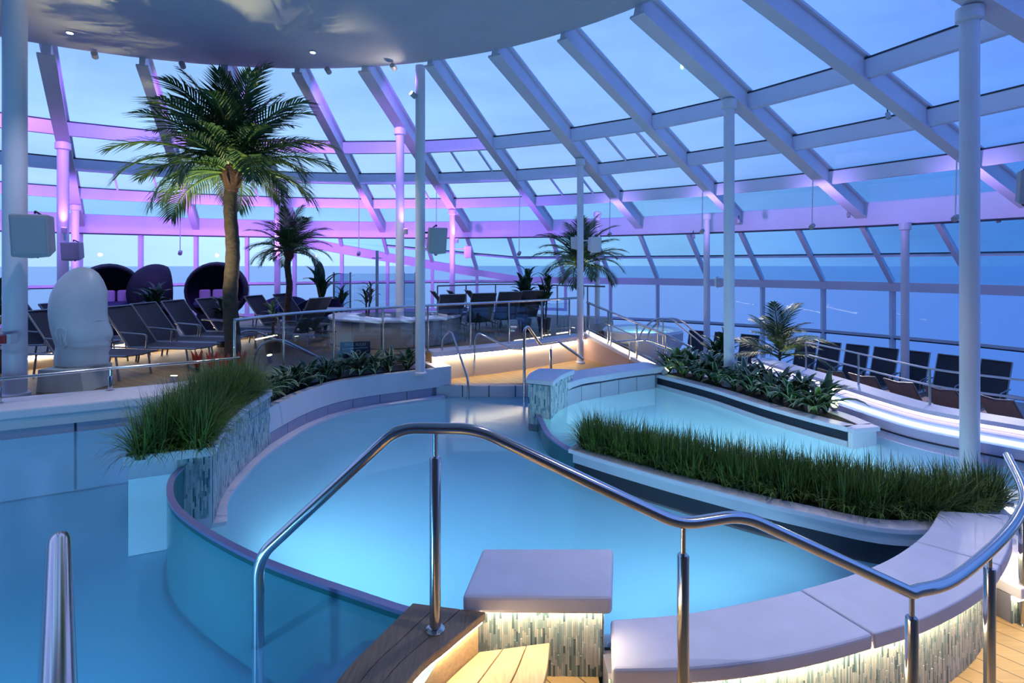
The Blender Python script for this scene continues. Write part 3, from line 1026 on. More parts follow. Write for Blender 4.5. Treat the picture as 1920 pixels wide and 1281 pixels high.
poly_in = [lerp2(l, r, .12) for l, r in zip(L1, R1)] + list(reversed([lerp2(l, r, .88) for l, r in zip(L1, R1)]))
grass(poly_in, 0.08, 330, 36, 0.32, 0.56, 'dense green grass spilling over the planter in front of the palm trunk', 0.85, 3)

# long grass planter of the main pool
p2 = root('stone_planter', 'long low pale planter with dark slot and tall grass between main and right pools', 'planter', (2.4, 4.7, -1.2))
m2 = min(len(PL2F), len(PL2B))
F2, B2 = PL2F[:m2], PL2B[:m2]
b = MB(); b.ribbon(F2, -0.025, -0.16, -1.62, -0.43); b.build('slot', 'dark_slot', p2)
b = MB(); b.prism([lerp2(f, k_, .2) for f, k_ in zip(F2, B2)] + list(reversed(B2)), -1.62, -0.34); b.build('body', 'tile_white', p2)
b = MB(); b.ribbon(F2, 0.0, -0.16, -0.44, -0.34); b.build('face', 'tile_white', p2)
b = MB(); b.ribbon(F2, 0.025, -0.13, -0.345, -0.30); b.ribbon(B2, 0.12, -0.025, -0.345, -0.30)
b.bar((F2[0][0] - .0, F2[0][1] - .02, -0.3225), (B2[0][0], B2[0][1] + .02, -0.3225), 0.12, 0.045)
b.build('coping', 'coping', p2, bevel=0.008)
poly2 = [lerp2(f, k_, .22) for f, k_ in zip(F2, B2)] + list(reversed([lerp2(f, k_, .80) for f, k_ in zip(F2, B2)]))
b = MB(); b.prism(poly2, -0.339, -0.31); b.build('soil', 'soil', p2)
grass(poly2, -0.315, 520, 34, 0.24, 0.44, 'long bed of tall dark green grass behind the curved bench', 0.68, 5)

# plant bed of the right pool
p3 = root('stone_planter', 'pale crescent planter with dark slot and leafy plants in the right pool', 'planter', (3.4, 7.5, -0.94))
F3 = smooth_path([(2.48, 9.10), (3.0, 8.12), (3.36, 7.15), (3.66, 6.53), (3.88, 6.15)], 8)
B3 = smooth_path([(3.10, 9.40), (3.62, 8.45), (3.98, 7.40), (4.18, 6.70), (4.22, 6.25)], 8)
b = MB(); b.ribbon(F3, 0.0, -0.05, -0.34, -0.22); b.build('slot', 'dark_slot', p3)
b = MB(); b.prism(offset(F3, -0.04) + list(reversed(B3)), -0.93, -0.20)
b.build('body', 'tile_white', p3)
b = MB(); b.ribbon(F3, 0.025, -0.06, -0.93, -0.335); b.build('lip', 'tile_white', p3)
b = MB(); b.ribbon(F3, 0.035, -0.16, -0.225, -0.17); b.ribbon(B3, 0.16, -0.03, -0.225, -0.17)
b.bar((F3[-1][0] - .02, F3[-1][1] - .02, -0.1975), (B3[-1][0] + .02, B3[-1][1] - .02, -0.1975), 0.14, 0.055)
b.build('coping', 'coping', p3, bevel=0.008)
b = MB(); b.bar((F3[-1][0] - .01, F3[-1][1] - .05, -0.58), (B3[-1][0] + .0, B3[-1][1] - .03, -0.58), 0.06, 0.71); b.build('end_block', 'white_paint', p3)
poly3 = [lerp2(f, k_, .2) for f, k_ in zip(F3, B3)] + list(reversed([lerp2(f, k_, .85) for f, k_ in zip(F3, B3)]))
b = MB(); b.prism(poly3, -0.2, -0.18); b.build('soil', 'soil', p3)

# plant bed along the far left edge of the main pool
pa = root('stone_planter', 'curved white planter of striped-leaf plants along the far edge of the main pool', 'planter', (-2.6, 8.3, -0.6))
ia = next(i for i, q in enumerate(LEDGE) if q[1] > 6.62)
FA = offset(LEDGE[ia:], -0.05)
BA = offset(LEDGE[ia:], -0.55)
b = MB(); b.ribbon(FA, 0.02, -0.10, -0.42, -0.10); b.build('face', 'white_paint', pa)
b = MB(); b.ribbon(FA, -0.02, -0.50, -0.62, -0.42); b.build('body', 'grout', pa)
for a, c in zip(resample(FA, 0.46)[:-1], resample(FA, 0.46)[1:]):
    d = Vector((c[0] - a[0], c[1] - a[1], 0)).normalized()
    b = MB(); b.bar(Vector((*a, -0.51)) + d * .006, Vector((*c, -0.51)) - d * .006, 0.03, 0.17)
    b.build('tile', 'tile_lavender', pa)
b = MB(); b.ribbon(BA, 0.06, -0.04, -0.42, -0.06); b.build('back', 'white_paint', pa)
e0, e1 = FA[-1], BA[-1]
b = MB(); b.bar((e0[0] + .03, e0[1] - .01, -0.25), (e1[0] + .05, e1[1] + .05, -0.25), 0.30, 0.34); b.build('end_block', 'white_paint', pa)
polyA = offset(FA, -0.10) + list(reversed(offset(BA, 0.06)))
b = MB(); b.prism(polyA, -0.419, -0.15); b.build('soil', 'soil', pa)

# mosaic block at the junction of the pools
jb = root('mosaic_block', 'small mosaic block with curved lavender top where the pools meet', 'block', (0.55, 7.7, -0.9))
JR = smooth_path([(0.54, 7.23), (0.68, 7.62), (0.93, 8.05)], 6)
JL = smooth_path([(0.21, 7.40), (0.27, 7.75), (0.43, 8.13)], 6)
b = MB(); b.prism(offset(JR, -0.02) + list(reversed(offset(JL, 0.02))), -1.2, 0.05); b.build('body', 'grout', jb)
b = MB(); b.prism(offset(JR, 0.02) + list(reversed(offset(JL, -0.02))), 0.051, 0.12); b.build('top', 'coping', jb, bevel=0.012)
mosaic(offset(JR, -0.018), -0.5, 0.045, jb, wdt=0.02, dark=0.04)
mosaic([(0.225, 7.392), (0.525, 7.235)], -0.5, 0.045, jb, wdt=0.02, dark=0.1)

# ================================================================== COLUMNS, RAILS, LIGHT FITTINGS
def cone_top(X, Y):
    r = math.hypot(X - CX, Y - CY)
    return (zr(r) if r < RB - 0.25 else ZB) + 0.01
COLS = {}
def column(x, d, z0, dia, label, top=None, m='white_paint', plate=True):
    X = px(x, d)
    zt = top if top else cone_top(X, d)
    o = root('round_column', label, 'column', (X, d, z0), 'white round columns carrying the roof')
    b = MB(); b.tube([(X, d, z0), (X, d, zt)], dia / 2, 24); b.build('shaft', m, o, smooth=True)
    b = MB(); b.lathe([(dia / 2 + .03, 0), (dia / 2 + .03, .03), (dia / 2 + .005, .05)], (X, d, z0), 24); b.build('base_ring', m, o, smooth=True)
    if plate:
        b = MB(); b.lathe([(dia / 2 + .002, -.16), (dia / 2 + .035, -.14), (dia / 2 + .035, -.02)], (X, d, zt), 24); b.build('collar', m, o, smooth=True)
    COLS[x] = (X, d, zt)
    return o
column(28, 6.5, DECK, 0.235, 'thick white column at the left edge beside the head sculpture', top=DZ + .05, plate=False)
column(788, 9.05, -0.16, 0.165, 'white column rising from the planter to the round canopy', top=DZ + .05, plate=False)
column(1818, 5.42, -0.94, 0.165, 'white column standing in the water of the right pool')
column(1367, 8.26, -0.19, 0.160, 'white column standing in the leafy plant bed of the right pool')
column(1088, 11.33, LOWF, 0.140, 'white column with two loudspeakers in front of a palm')
column(750, 10.72, DECK, 0.165, 'white column rising behind the curved beige counter')
column(118, 10.35, DECK, 0.185, 'purple-lit column behind the head sculpture')
column(848, 15.0, DECK, 0.150, 'slim purple-lit column behind the platform loungers')
column(520, 13.74, DECK, 0.150, 'slim purple-lit column behind the smaller palm')
column(141, 13.0, DECK, 0.160, 'slim purple-lit column beside the daybeds at the left')
column(1325, 13.3, RDECK, 0.150, 'slim white column beside the far end of the right lounger row')
column(1697, 11.0, RDECK, 0.150, 'slim white column among the right-hand loungers')
column(1120, 14.3, RDECK, 0.140, 'slim white column beside the palm near the stair')

def handrail(name, label, pts, r=0.0265, posts=(), rad=0.10, m='steel', extra=()):
    """posts: (x, y, ztop, zbase, thick_from) - a thin pin carried by a thicker post"""
    pts = [Vector(p) for p in pts]
    o = root(name, label, 'handrail', (pts[0].x, pts[0].y, min(p.z for p in pts)))
    b = MB(); b.tube(fillet(pts, rad, 7), r, 14); b.build('rail', m, o, smooth=True)
    for e in extra:
        b = MB(); b.tube(fillet([Vector(q) for q in e], rad, 6), r * .8, 10); b.build('rail', m, o, smooth=True)
    for (X, Y, zt, zb, zk) in posts:
        b = MB()
        b.tube([(X, Y, zb), (X, Y, zk - .008), (X, Y, zk)], 0.026, 14, radii=[.026, .026, .022])
        b.tube([(X, Y, zk - .002), (X, Y, zt)], 0.0115, 10)
        po = b.build('post', m, o, smooth=True)
        b = MB(); b.lathe([(.045, 0), (.045, .006), (.028, .012)], (X, Y, zb), 18); b.build('base_plate', m, po, smooth=True)
    return o
# long rail over the steps and round the bench
RP = [(-1.19, 2.50, -0.70), (-1.19, 2.50, 0.335), (-0.53, 2.485, 0.945), (-0.165, 2.47, 0.945), (0.745, 2.36, 0.555), (1.04, 2.41, 0.575), (1.84, 2.455, 0.195)]
RP2 = [tuple(q) for q in smooth_path([(1.84, 2.455), (2.10, 2.545), (2.62, 2.88), (3.03, 3.19), (3.38, 3.52), (3.9, 4.2)], 6)][1:]
hr = handrail('handrail', 'long polished steel handrail bending over the steps in the foreground', RP[:-1] + [RP[-1]] + [(x, y, 0.2) for x, y in RP2], 0.027,
    [(px(816, 2.49), 2.49, 0.94, 0.0, 0.81), (px(1281, 2.36), 2.36, 0.56, LOWF, 0.425), (px(1711, 2.45), 2.455, 0.19, FRONTD, 0.085), (px(1878, 2.78), 2.85, 0.19, FRONTD, 0.085), (3.49, 3.64, 0.19, FRONTD, 0.085)], rad=0.09)
handrail('handrail', 'short thick steel handrail end in the left pool at the bottom left', [(-0.50, 0.585, 1.02), (-1.19, 1.40, 0.985), (-1.265, 1.49, 0.93), (-1.28, 1.505, -0.72)], 0.026, (), rad=0.06)
# low rail on the coping of the left pool
lo = [(-6.6, 4.95, 0.49), (-5.43, 5.62, 0.49), (-4.70, 6.22, 0.49), (-3.95, 6.62, 0.49), (-3.55, 6.95, 0.49)]
handrail('handrail', 'low steel rail on the lavender coping below the head sculpture', lo, 0.018, [(px(12, 5.75), 5.66, 0.48, 0.23, 0.40), (px(212, 6.28), 6.24, 0.48, 0.23, 0.40), (-3.75, 6.80, 0.48, 0.23, 0.40)], rad=.05)
# loops beside the far planter
q = lambda x, y, d: PD(x, y, d)
handrail('handrail', 'bent steel rail in front of the folded dark deck chair', [q(474, 700, 8.2), q(478, 662, 8.2), q(497, 640, 8.3), q(530, 637, 8.4), q(622, 683, 9.0), q(700, 672, 9.6), q(786, 655, 10.0)], 0.02, (), rad=.12)
handrail('handrail', 'second bent steel rail near the red bromeliads', [q(446, 640, 8.9), q(452, 622, 8.9), q(477, 620, 8.9), q(560, 655, 9.2), q(606, 676, 9.4)], 0.017, [], rad=.10)
# rails of the main pool steps
handrail('handrail', 'steel rail dropping into the main pool beside the striped plants', [q(828, 712, 9.75), q(829, 632, 9.7), q(846, 620, 9.65), q(878, 712, 9.12), (px(878, 9.05), 9.05, -1.0)], 0.021, (), rad=.14)
handrail('handrail', 'tall steel rail post standing in the far corner of the main pool', [(px(983, 8.9), 8.9, -1.1), q(983, 618, 8.95), q(990, 612, 9.0), q(1012, 645, 9.6), q(1046, 640, 10.0), q(1094, 674, 10.15)], 0.024, [(px(1033, 9.85), 9.85, q(1033, 643, 9.85).z, LOWF, q(1033, 655, 9.85).z)], rad=.06)
handrail('handrail', 'short sloping steel rail in front of the cream platform wall', [q(889, 705, 9.95), q(890, 636, 9.95), q(897, 624, 9.95), q(960, 655, 9.6), q(979, 655, 9.4)], 0.017, (), rad=.06)

# platform balustrade: rail, posts, glass
BAL = smooth_path([(-3.72, 7.15), (-3.15, 8.35), (-1.62, 9.62), (-0.3, 10.42), (0.55, 11.05), (1.58, 11.98)], 8)
bl = root('glass_balustrade', 'steel and glass balustrade along the edge of the sun deck', 'balustrade', (BAL[0][0], BAL[0][1], DECK))
b = MB(); b.tube([(x, y, 0.955) for x, y in BAL], 0.024, 12); b.build('rail', 'steel', bl, smooth=True)
bp_ = resample(BAL, 0.86)
for x, y in bp_:
    b = MB(); b.tube([(x, y, DECK), (x, y, 0.94)], 0.019, 10); b.build('post', 'steel', bl, smooth=True)
for a, c in zip(bp_[:-1], bp_[1:]):
    d = Vector((c[0] - a[0], c[1] - a[1], 0)).normalized() * .04
    b = MB(); b.bar(Vector((*a, 0.52)) + d, Vector((*c, 0.52)) - d, 0.012, 0.70); b.build('glass_panel', 'rail_glass', bl)
# rail along the back of the platform
bk = [(-1.9, 13.6), (-0.6, 14.6), (0.6, 14.4), (2.3, 13.2)]
BK = smooth_path(bk, 6)
o = root('glass_balustrade', 'dark rail behind the platform loungers by the window', 'balustrade', (bk[0][0], bk[0][1], DECK))
b = MB(); b.tube([(x, y, 1.15) for x, y in BK], 0.02, 10); b.build('rail', 'alu_frame', o, smooth=True)
for x, y in resample(BK, 0.9):
    b = MB(); b.tube([(x, y, DECK), (x, y, 1.14)], 0.018, 8); b.build('post', 'alu_frame', o, smooth=True)

# stair rails down to the right deck
st0, st1 = Vector((1.66, 11.8, 0)), Vector((2.85, 9.75, 0))
o = root('stair_rail', 'steel stair railing with three bars on the salmon wall', 'railing', (1.66, 11.8, DECK))
b = MB(); b.tube([st0 + Vector((0, 0, 0.86)), st1 + Vector((0, 0, 0.40)), st1 + Vector((0.35, -0.25, 0.22))], 0.022, 10); b.build('rail', 'steel', o, smooth=True)
for h in (0.30, 0.58):
    b = MB(); b.tube([st0 + Vector((0, 0, h)), st1 + Vector((0, 0, h - .46))], 0.012, 8); b.build('bar', 'steel', o, smooth=True)
for t in (0.03, 0.3, 0.34, 0.66, 0.98):
    p = st0.lerp(st1, t)
    b = MB(); b.tube([p + Vector((0, 0, 0.10 - .36 * t)), p + Vector((0, 0, 0.86 - .46 * t))], 0.018, 10); b.build('post', 'steel', o, smooth=True)
o = root('stair_rail', 'arched steel grab rails behind the pale whirlpool tub', 'railing', (3.0, 11.6, RDECK))
for dx in (0, 14):
    b = MB()
    b.tube(fillet([q(1196 + dx, 640, 11.6), q(1205 + dx, 618, 11.6), q(1228 + dx, 597, 11.6), q(1258 + dx, 597, 11.6), q(1325 + dx, 652, 11.2)], .2, 6), 0.018, 10)
    b.build('rail', 'steel_brushed', o, smooth=True)
for x, y in ((1233, 600), (1243, 600), (1295, 630)):
    p = q(x, y, 11.5)
    b = MB(); b.tube([p, (p.x, p.y, RDECK)], 0.016, 8); b.build('post', 'steel_brushed', o, smooth=True)
o = root('stair_rail', 'low steel rail between the stair wall and the plant bed', 'railing', (2.2, 10.2, LOWF))
b = MB(); b.tube(fillet([q(1146, 641, 10.4), q(1215, 637, 10.4), q(1262, 655, 10.2), q(1300, 662, 10.0), q(1318, 668, 9.9)], .1, 5), 0.018, 10); b.build('rail', 'steel', o, smooth=True)
for x, y in ((1180, 640), (1195, 640), (1275, 657), (1293, 660)):
    p = q(x, y, 10.35); b = MB(); b.tube([p, (p.x, p.y, -0.45)], 0.015, 8); b.build('post', 'steel', o, smooth=True)

# rail on the coping of the light-line wall
LR_ = offset(LEDW, -0.56)[5:]
o = root('low_railing', 'low two-bar rail on the lilac coping in front of the right loungers', 'railing', (LR_[0][0], LR_[0][1], 0.0))
for z in (0.44, 0.24):
    b = MB(); b.tube([(x, y, z) for x, y in LR_], 0.013, 8); b.build('bar', 'steel_brushed', o, smooth=True)
for x, y in resample(LR_, 1.1):
    b = MB(); b.tube([(x, y, 0.0), (x, y, 0.445)], 0.014, 8); b.build('post', 'steel_brushed', o, smooth=True)

# ------------------------------------------------------------------ purple uplights on columns, plus added ones hung on stems
def uplight(loc, tgt, col, watt, label, m='lamp_purple', ang=110, group='purple uplights on the left columns', stem=None):
    loc = Vector(loc); d = (Vector(tgt) - loc).normalized()
    o = root('uplight', label, 'lamp', loc, group)
    b = MB(); b.tube([loc - d * .10, loc], 0.045, 14); b.build('housing', 'speaker_grey', o, smooth=True)
    b = MB(); b.tube([loc, loc + d * .006], 0.038, 14); b.build('lens', m, o)
    if stem:
        b = MB(); b.tube([loc - d * .06, (loc.x, loc.y, stem + .02)], .010, 6); b.build('stem', 'steel_white', o)
    l = spot_light('uplight_beam', (0, 0, 0), d, col, watt, ang, 0.05, 0.9)
    l.parent = o; l.location = d * 0.03
    return o
PUR, MAG = (0.30, 0.14, 1.0), (0.50, 0.18, 1.0)
ul = [(7, 11.6, PUR), (6, 11.6, MAG), (5, 11.4, MAG), (4, 11.4, PUR), (3, 11.6, MAG), (2, 11.6, MAG), (1, 11.6, MAG), (0, 11.4, MAG), (-1, 11.8, PUR)]
nm = ['far left', 'left of the daybeds', 'above the pointed daybed', 'over the round daybed', 'behind the big palm', 'behind the smaller palm', 'left of the centre columns', 'above the platform loungers', 'right of the platform loungers']
for (k, r, c), s_ in zip(ul, nm):
    th = TH[k]
    uplight(pol(th, r - .8, 2.0), pol(th, RB - 1.0, 3.5), c, 330 if k > 0 else (260 if k == 0 else 130), 'small added purple uplight on a stem, aimed at the ring beam, ' + s_, stem=zr(r - .8), ang=135)  # stem-hung fittings, added to give the ring beam its purple wash
for k, c, s_ in ((6, PUR, 'far left'), (5, MAG, 'left'), (4, MAG, 'above the head sculpture'), (3, PUR, 'left of the tall palm'), (2, MAG, 'behind the tall palm'), (1, MAG, 'right of the tall palm'), (0, PUR, 'beside the canopy column'), (-1, PUR, 'right of the canopy column')):
    th = TH[k] + STEP * .5; re = r_edge(th) - .2
    uplight(pol(th, re, DZ - .10), pol(th, 11.2, 3.5), c, 420 if k >= 0 else 160, 'small violet floodlight under the canopy rim, ' + s_, ang=95, group='violet floodlights under the canopy rim')
for x in (118, 750, 848):
    X, Y, zt = COLS[x]
    uplight((X + .14, Y - .14, 2.4), (X + .05, Y - .05, zt), MAG, 45, 'small magenta uplight on the column top, ' + {118: 'behind the head sculpture', 750: 'behind the beige counter', 848: 'behind the platform loungers'}[x], ang=80)

for k, s_ in ((-2, 'left of the stair'), (-3, 'over the stair end of the lounger row'), (-4, 'over the middle of the lounger row'), (-5, 'over the right end of the lounger row')):
    th = TH[k]
    uplight(pol(th, 11.6, 2.45), pol(th, RB - .6, 3.5), (0.40, 0.28, 1.0), 110, 'small added violet uplight on a stem, aimed at the right beam, ' + s_, stem=zr(11.6))  # added stem fittings for a weaker violet wash on the right beam

# ------------------------------------------------------------------ underwater lamps
def pool_lamp(loc, n, watt, label, col=(0.55, 0.86, 1.0)):
    loc = Vector(loc); n = Vector(n).normalized()
    o = root('pool_lamp', label, 'lamp', loc, 'round underwater lamps')
    b = MB(); b.tube([loc, loc + n * .025], 0.085, 20); b.build('bezel', 'steel_brushed', o, smooth=True)
    b = MB(); b.tube([loc + n * .025, loc + n * .03], 0.065, 20); b.build('lens', 'lamp_lens', o)
    l = spot_light('pool_lamp_beam', (0, 0, 0), n + Vector((0, 0, .06)), col, watt, 150, 0.06, 1.0); l.parent = o; l.location = n * 0.06
    return o
for (x, y, nx, ny, w_, s_) in ((-2.35, 4.05, .8, .6, 130, 'far left'), (-1.75, 3.42, .5, .8, 150, 'left'), (-0.95, 2.98, .2, 1, 150, 'near left'), (0.9, 2.98, -.1, 1, 130, 'near right'), (1.7, 3.2, -.5, 1, 110, 'right'), (2.5, 3.58, -.9, .8, 80, 'far right')):
    pool_lamp((x, y, -1.25), (nx, ny, 0), w_ * .62, 'underwater lamp below the near edge of the main pool, ' + s_)
for (x, y, nx, ny, w_, s_) in ((1.25, 6.08, .1, 1, 110, 'left'), (1.95, 5.60, .1, 1, 110, 'middle'), (2.75, 5.12, .1, 1, 100, 'right'), (3.6, 4.8, .3, 1, 60, 'far right')):
    pool_lamp((x, y, -0.74), (nx, ny, 0), w_, 'underwater lamp of the right pool behind the long planter, ' + s_)
for (x, y, nx, ny, w_, s_) in ((-1.25, 0.9, -.8, .6, 110, 'near right'), (-2.3, 0.9, 1, .9, 60, 'facing the steps'), (-2.6, 0.2, -.2, 1, 140, 'near'), (-4.2, 0.3, 0, 1, 140, 'near middle'), (-6.0, 0.6, 0.2, 1, 120, 'near left')):
    pool_lamp((x, y, -0.48), (nx, ny, 0), w_ * 1.9, 'underwater lamp of the left pool, ' + s_, (0.35, 0.74, 1.0))

# ------------------------------------------------------------------ downlights in the canopy and roof
def downlight(label, loc, tgt, col, watt, ang):
    loc = Vector(loc); d = (Vector(tgt) - loc).normalized()
    o = root('downlight', label, 'lamp', loc, 'small downlights under the canopy and roof')
    b = MB(); b.tube([loc + Vector((0, 0, .06)), loc], 0.05, 16); b.build('can', 'speaker_grey', o, smooth=True)
    b = MB(); b.tube([loc, loc - Vector((0, 0, .004))], 0.04, 16); b.build('lens', 'lamp_lens', o)
    l = spot_light('downlight_beam', (0, 0, 0), d, col, watt, ang, 0.04, 0.7); l.parent = o; l.location = d * .05
WARM, LAV = (1.0, 0.86, 0.68), (0.74, 0.75, 1.0)
downlight('canopy downlight over the curved beige counter', (-3.1, 8.3, DZ - .02), (-2.3, 10.3, 0.3), WARM, 300, 62)
downlight('canopy downlight over the head sculpture', (-4.6, 5.6, DZ - .02), (-5.4, 6.6, 0.4), LAV, 150, 70)
downlight('canopy downlight over the left grass planter', (-1.9, 5.3, DZ - .02), (-3.0, 5.6, 0.1), WARM, 260, 60)
downlight('canopy downlight over the curved bench', (2.6, 1.6, DZ - .02), (1.9, 3.1, -0.2), LAV, 190, 75)
downlight('canopy downlight over the mosaic seat', (0.9, 3.9, DZ - .02), (0.25, 2.8, 0.0), LAV, 110, 60)
downlight('canopy downlight over the long grass planter', (1.9, 4.6, DZ - .02), (2.4, 4.8, -0.2), WARM, 230, 75)
downlight('canopy downlight over the lounger row', (-6.3, 7.6, DZ - .02), (-5.4, 9.4, 0.3), WARM, 150, 60)

# ================================================================== PALMS AND PLANTS
def mesh_obj(name, me, parent, loc=(0, 0, 0), rot=(0, 0, 0), sc=1.0):
    o = bpy.data.objects.new(name, me); COL.objects.link(o)
    o.parent = parent; o.location = loc; o.rotation_euler = rot
    o.scale = (sc, sc, sc) if isinstance(sc, (int, float)) else sc
    return o
def raw_mesh(b, name, mats, smooth=False):
    me = bpy.data.meshes.new(name)
    me.from_pydata(b.v, [], b.f)
    for m in mats: me.materials.append(MATS[m])
    if len(mats) > 1: me.polygons.foreach_set('material_index', b.m)
    if smooth: me.polygons.foreach_set('use_smooth', [True] * len(me.polygons))
    return me
def frond_mesh(droop, n=26, seed=0, mats=('frond', 'frond_lime')):
    """feather leaf of unit length along +x"""
    rnd = random.Random(seed)
    b = MB(); pts = []; x = z = 0.0; ang = 0.18
    S = 14
    for k in range(S + 1):
        pts.append(Vector((x, 0, z)))
        ang -= droop / S * (0.4 + 1.2 * k / S)
        x += math.cos(ang) / S; z += math.sin(ang) / S
    b.tube(pts, 0.01, 5, radii=[0.016 * (1 - .8 * k / S) + .002 for k in range(S + 1)], mi=1)
    for i in range(n):
        t = 0.14 + 0.85 * i / (n - 1)
        f = t * S; j = min(int(f), S - 1)
        p = pts[j].lerp(pts[j + 1], f - j)
        d = (pts[j + 1] - pts[j]).normalized()
        up = Vector((-d.z, 0, d.x))
        L = 0.30 * math.sin(PI * min(1, 0.18 + t * 0.80)) ** 0.7 * rnd.uniform(.85, 1.1) + 0.03
        for s in (-1, 1):
            dirv = (d * (0.62 + .5 * t) + Vector((0, s, 0)) * (0.95 - .25 * t) + up * rnd.uniform(.05, .30)).normalized()
            tip = p + dirv * L + Vector((0, 0, -L * .35))
            mid = p + dirv * L * .5 + Vector((0, 0, -L * .04))
            wv = up.cross(dirv).normalized() * 0.0095
            b.add([p - wv * .6, p + wv * .6, mid + wv, mid - wv, tip], [(0, 1, 2, 3), (3, 2, 4)], 1 if rnd.random() < .18 else 0)
    return raw_mesh(b, 'frond', mats)
FR = [frond_mesh(0.75, 30, 1), frond_mesh(1.15, 30, 2), frond_mesh(1.5, 30, 3)]
def palm(label, X, Y, z0, zc, L, n, r0, r1, seed, shaft=0.45):
    rnd = random.Random(seed)
    o = root('palm_tree', label, 'palm', (X, Y, z0), 'feather palms')
    S = 26
    b = MB()
    b.tube([(X + .02 * math.sin(k * .5), Y, z0 + (zc - z0) * k / S) for k in range(S + 1)], r0, 14,
           radii=[(r0 + (r1 - r0) * k / S) * (1 + (.05 if k % 2 else -.02)) for k in range(S + 1)])
    b.build('trunk', 'trunk', o, smooth=True)
    b = MB()
    b.tube([(X, Y, zc - shaft * .6), (X, Y, zc - shaft * .2), (X, Y, zc + shaft * .15), (X, Y, zc + shaft * .5)], r1, 16, radii=[r1 * 1.02, r1 * 1.35, r1 * 1.9, r1 * 1.3])
    sh = b.build('crown_shaft', 'crown_shaft', o, smooth=True)
    for i in range(14):     # old leaf bases
        a = i * 2.4; zz = zc - shaft * .45 + shaft * .6 * (i / 14)
        c, s = math.cos(a), math.sin(a)
        b = MB(); b.tube([(X + c * r1 * 1.1, Y + s * r1 * 1.1, zz), (X + c * r1 * 2.0, Y + s * r1 * 2.0, zz + shaft * .28)], .03, 5, radii=[r1 * .34, r1 * .12])
        b.build('leaf_base', 'crown_shaft', o, smooth=True)
    for i in range(n):
        t = i / (n - 1)
        el = math.radians(80 - 82 * t ** 0.8 + rnd.uniform(-5, 5))
        az = i * 2.39996 + rnd.uniform(-.2, .2)
        k = 0 if t < .12 else (1 if t < .72 else 2)
        sc = L * rnd.uniform(.88, 1.06) * (1.0 if t < .8 else .88)
        # aim +x of the frond at azimuth az, raised by el
        mesh_obj('frond', FR[k], o, (0, 0, zc - z0 + shaft * .12 * (1 - t)), (rnd.uniform(-.25, .25), -el, az), sc)
    return o
palm('tall feather palm with brown trunk under the round canopy', px(434, 8.0), 8.0, DECK, 3.06, 1.62, 44, 0.115, 0.085, 11)
palm('smaller feather palm beside the tall palm, in front of the windows', px(541, 11.5), 11.5, DECK, 1.95, 1.05, 30, 0.075, 0.06, 12, .3)
palm('feather palm half hidden behind the column with loudspeakers', px(1089, 12.9), 12.9, DECK, 1.66, 1.30, 30, 0.075, 0.06, 13, .3)

def strap_leaf(seed, mats=('leaf_dark', 'leaf_pale'), wide=.075, arch=1.5, edge=True):
    """arching strap leaf of unit length along +x with pale margins"""
    b = MB(); S = 7; x = z = 0; ang = 1.05
    rows = []
    for k in range(S + 1):
        t = k / S
        wd = wide * math.sin(PI * (0.12 + .88 * t)) ** .8 + .004
        if k == S: wd = .003
        rows.append((x, z, wd))
        ang -= arch / S * (0.5 + t)
        x += math.cos(ang) / S; z += math.sin(ang) / S
    vs = []
    for x, z, wd in rows:
        for f in (-1, -.62, 0, .62, 1):
            vs.append((x, f * wd, z + abs(f) * wd * .25))
    for k in range(S):
        for c in range(4):
            q_ = k * 5 + c
            b.add([vs[q_], vs[q_ + 1], vs[q_ + 6], vs[q_ + 5]], [(0, 1, 2, 3)], 1 if edge and c in (0, 3) else 0)
    return raw_mesh(b, 'leaf', mats, True)
LV = [strap_leaf(1), strap_leaf(2, ('leaf_mid', 'leaf_pale'), .07, 1.9), strap_leaf(3, ('leaf_dark', 'leaf_mid'), .085, 1.3), strap_leaf(4, ('leaf_dark', 'leaf_pale'), .08, 1.7)]
LVL = [strap_leaf(1, ('leaf_lime', 'leaf_pale'), .08, 1.5), LV[1]]
LVD = [strap_leaf(1, ('leaf_dark', 'leaf_mid'), .11, 1.2), strap_leaf(1, ('leaf_dark', 'leaf_dark'), .13, 1.5)]
BAN = [strap_leaf(1, ('leaf_dark', 'leaf_mid'), .16, 0.9), strap_leaf(1, ('leaf_dark', 'leaf_mid'), .15, 1.4)]
def strap_plant(name, label, cat, loc, L, n, leaves, group, seed, up=0.0, z_off=0.0):
    rnd = random.Random(seed)
    o = root(name, label, cat, loc, group)
    for i in range(n):
        t = i / n
        mesh_obj('leaf', rnd.choice(leaves), o, (0, 0, z_off * t), (rnd.uniform(-.2, .2), rnd.uniform(-.45, .25) - .5 * (1 - t) - up, i * 2.39996), L * rnd.uniform(.75, 1.12))
    return o
cenA = resample([lerp2(f, g, .5) for f, g in zip(offset(FA, -0.08), offset(BA, 0.02))], 0.285)
for i, (x, y) in enumerate(cenA[:-1]):
    n_ = len(cenA) - 1
    nth = ['nearest the grass planter', 'second from the grass planter', 'third from the grass planter', 'fourth from the grass planter', 'fifth from the grass planter', 'sixth from the grass planter', 'seventh from the grass planter', 'eighth from the grass planter', 'ninth from the grass planter', 'tenth from the grass planter', 'eleventh from the grass planter', 'twelfth from the grass planter', 'last beside the column', 'last beside the column', 'last beside the column'][i]
    strap_plant('striped_plant', 'striped-leaf plant in the far white planter, ' + nth, 'plant', (x + random.uniform(-.05, .05), y + random.uniform(-.05, .05), -0.15), 0.50, 26, LV, 'striped plants in the far white planter', 50 + i)
k3 = 0
order3 = ['nearest the back wall', 'second along', 'third along', 'fourth along', 'fifth along', 'sixth along', 'seventh along', 'eighth along', 'ninth along', 'nearest the end block']
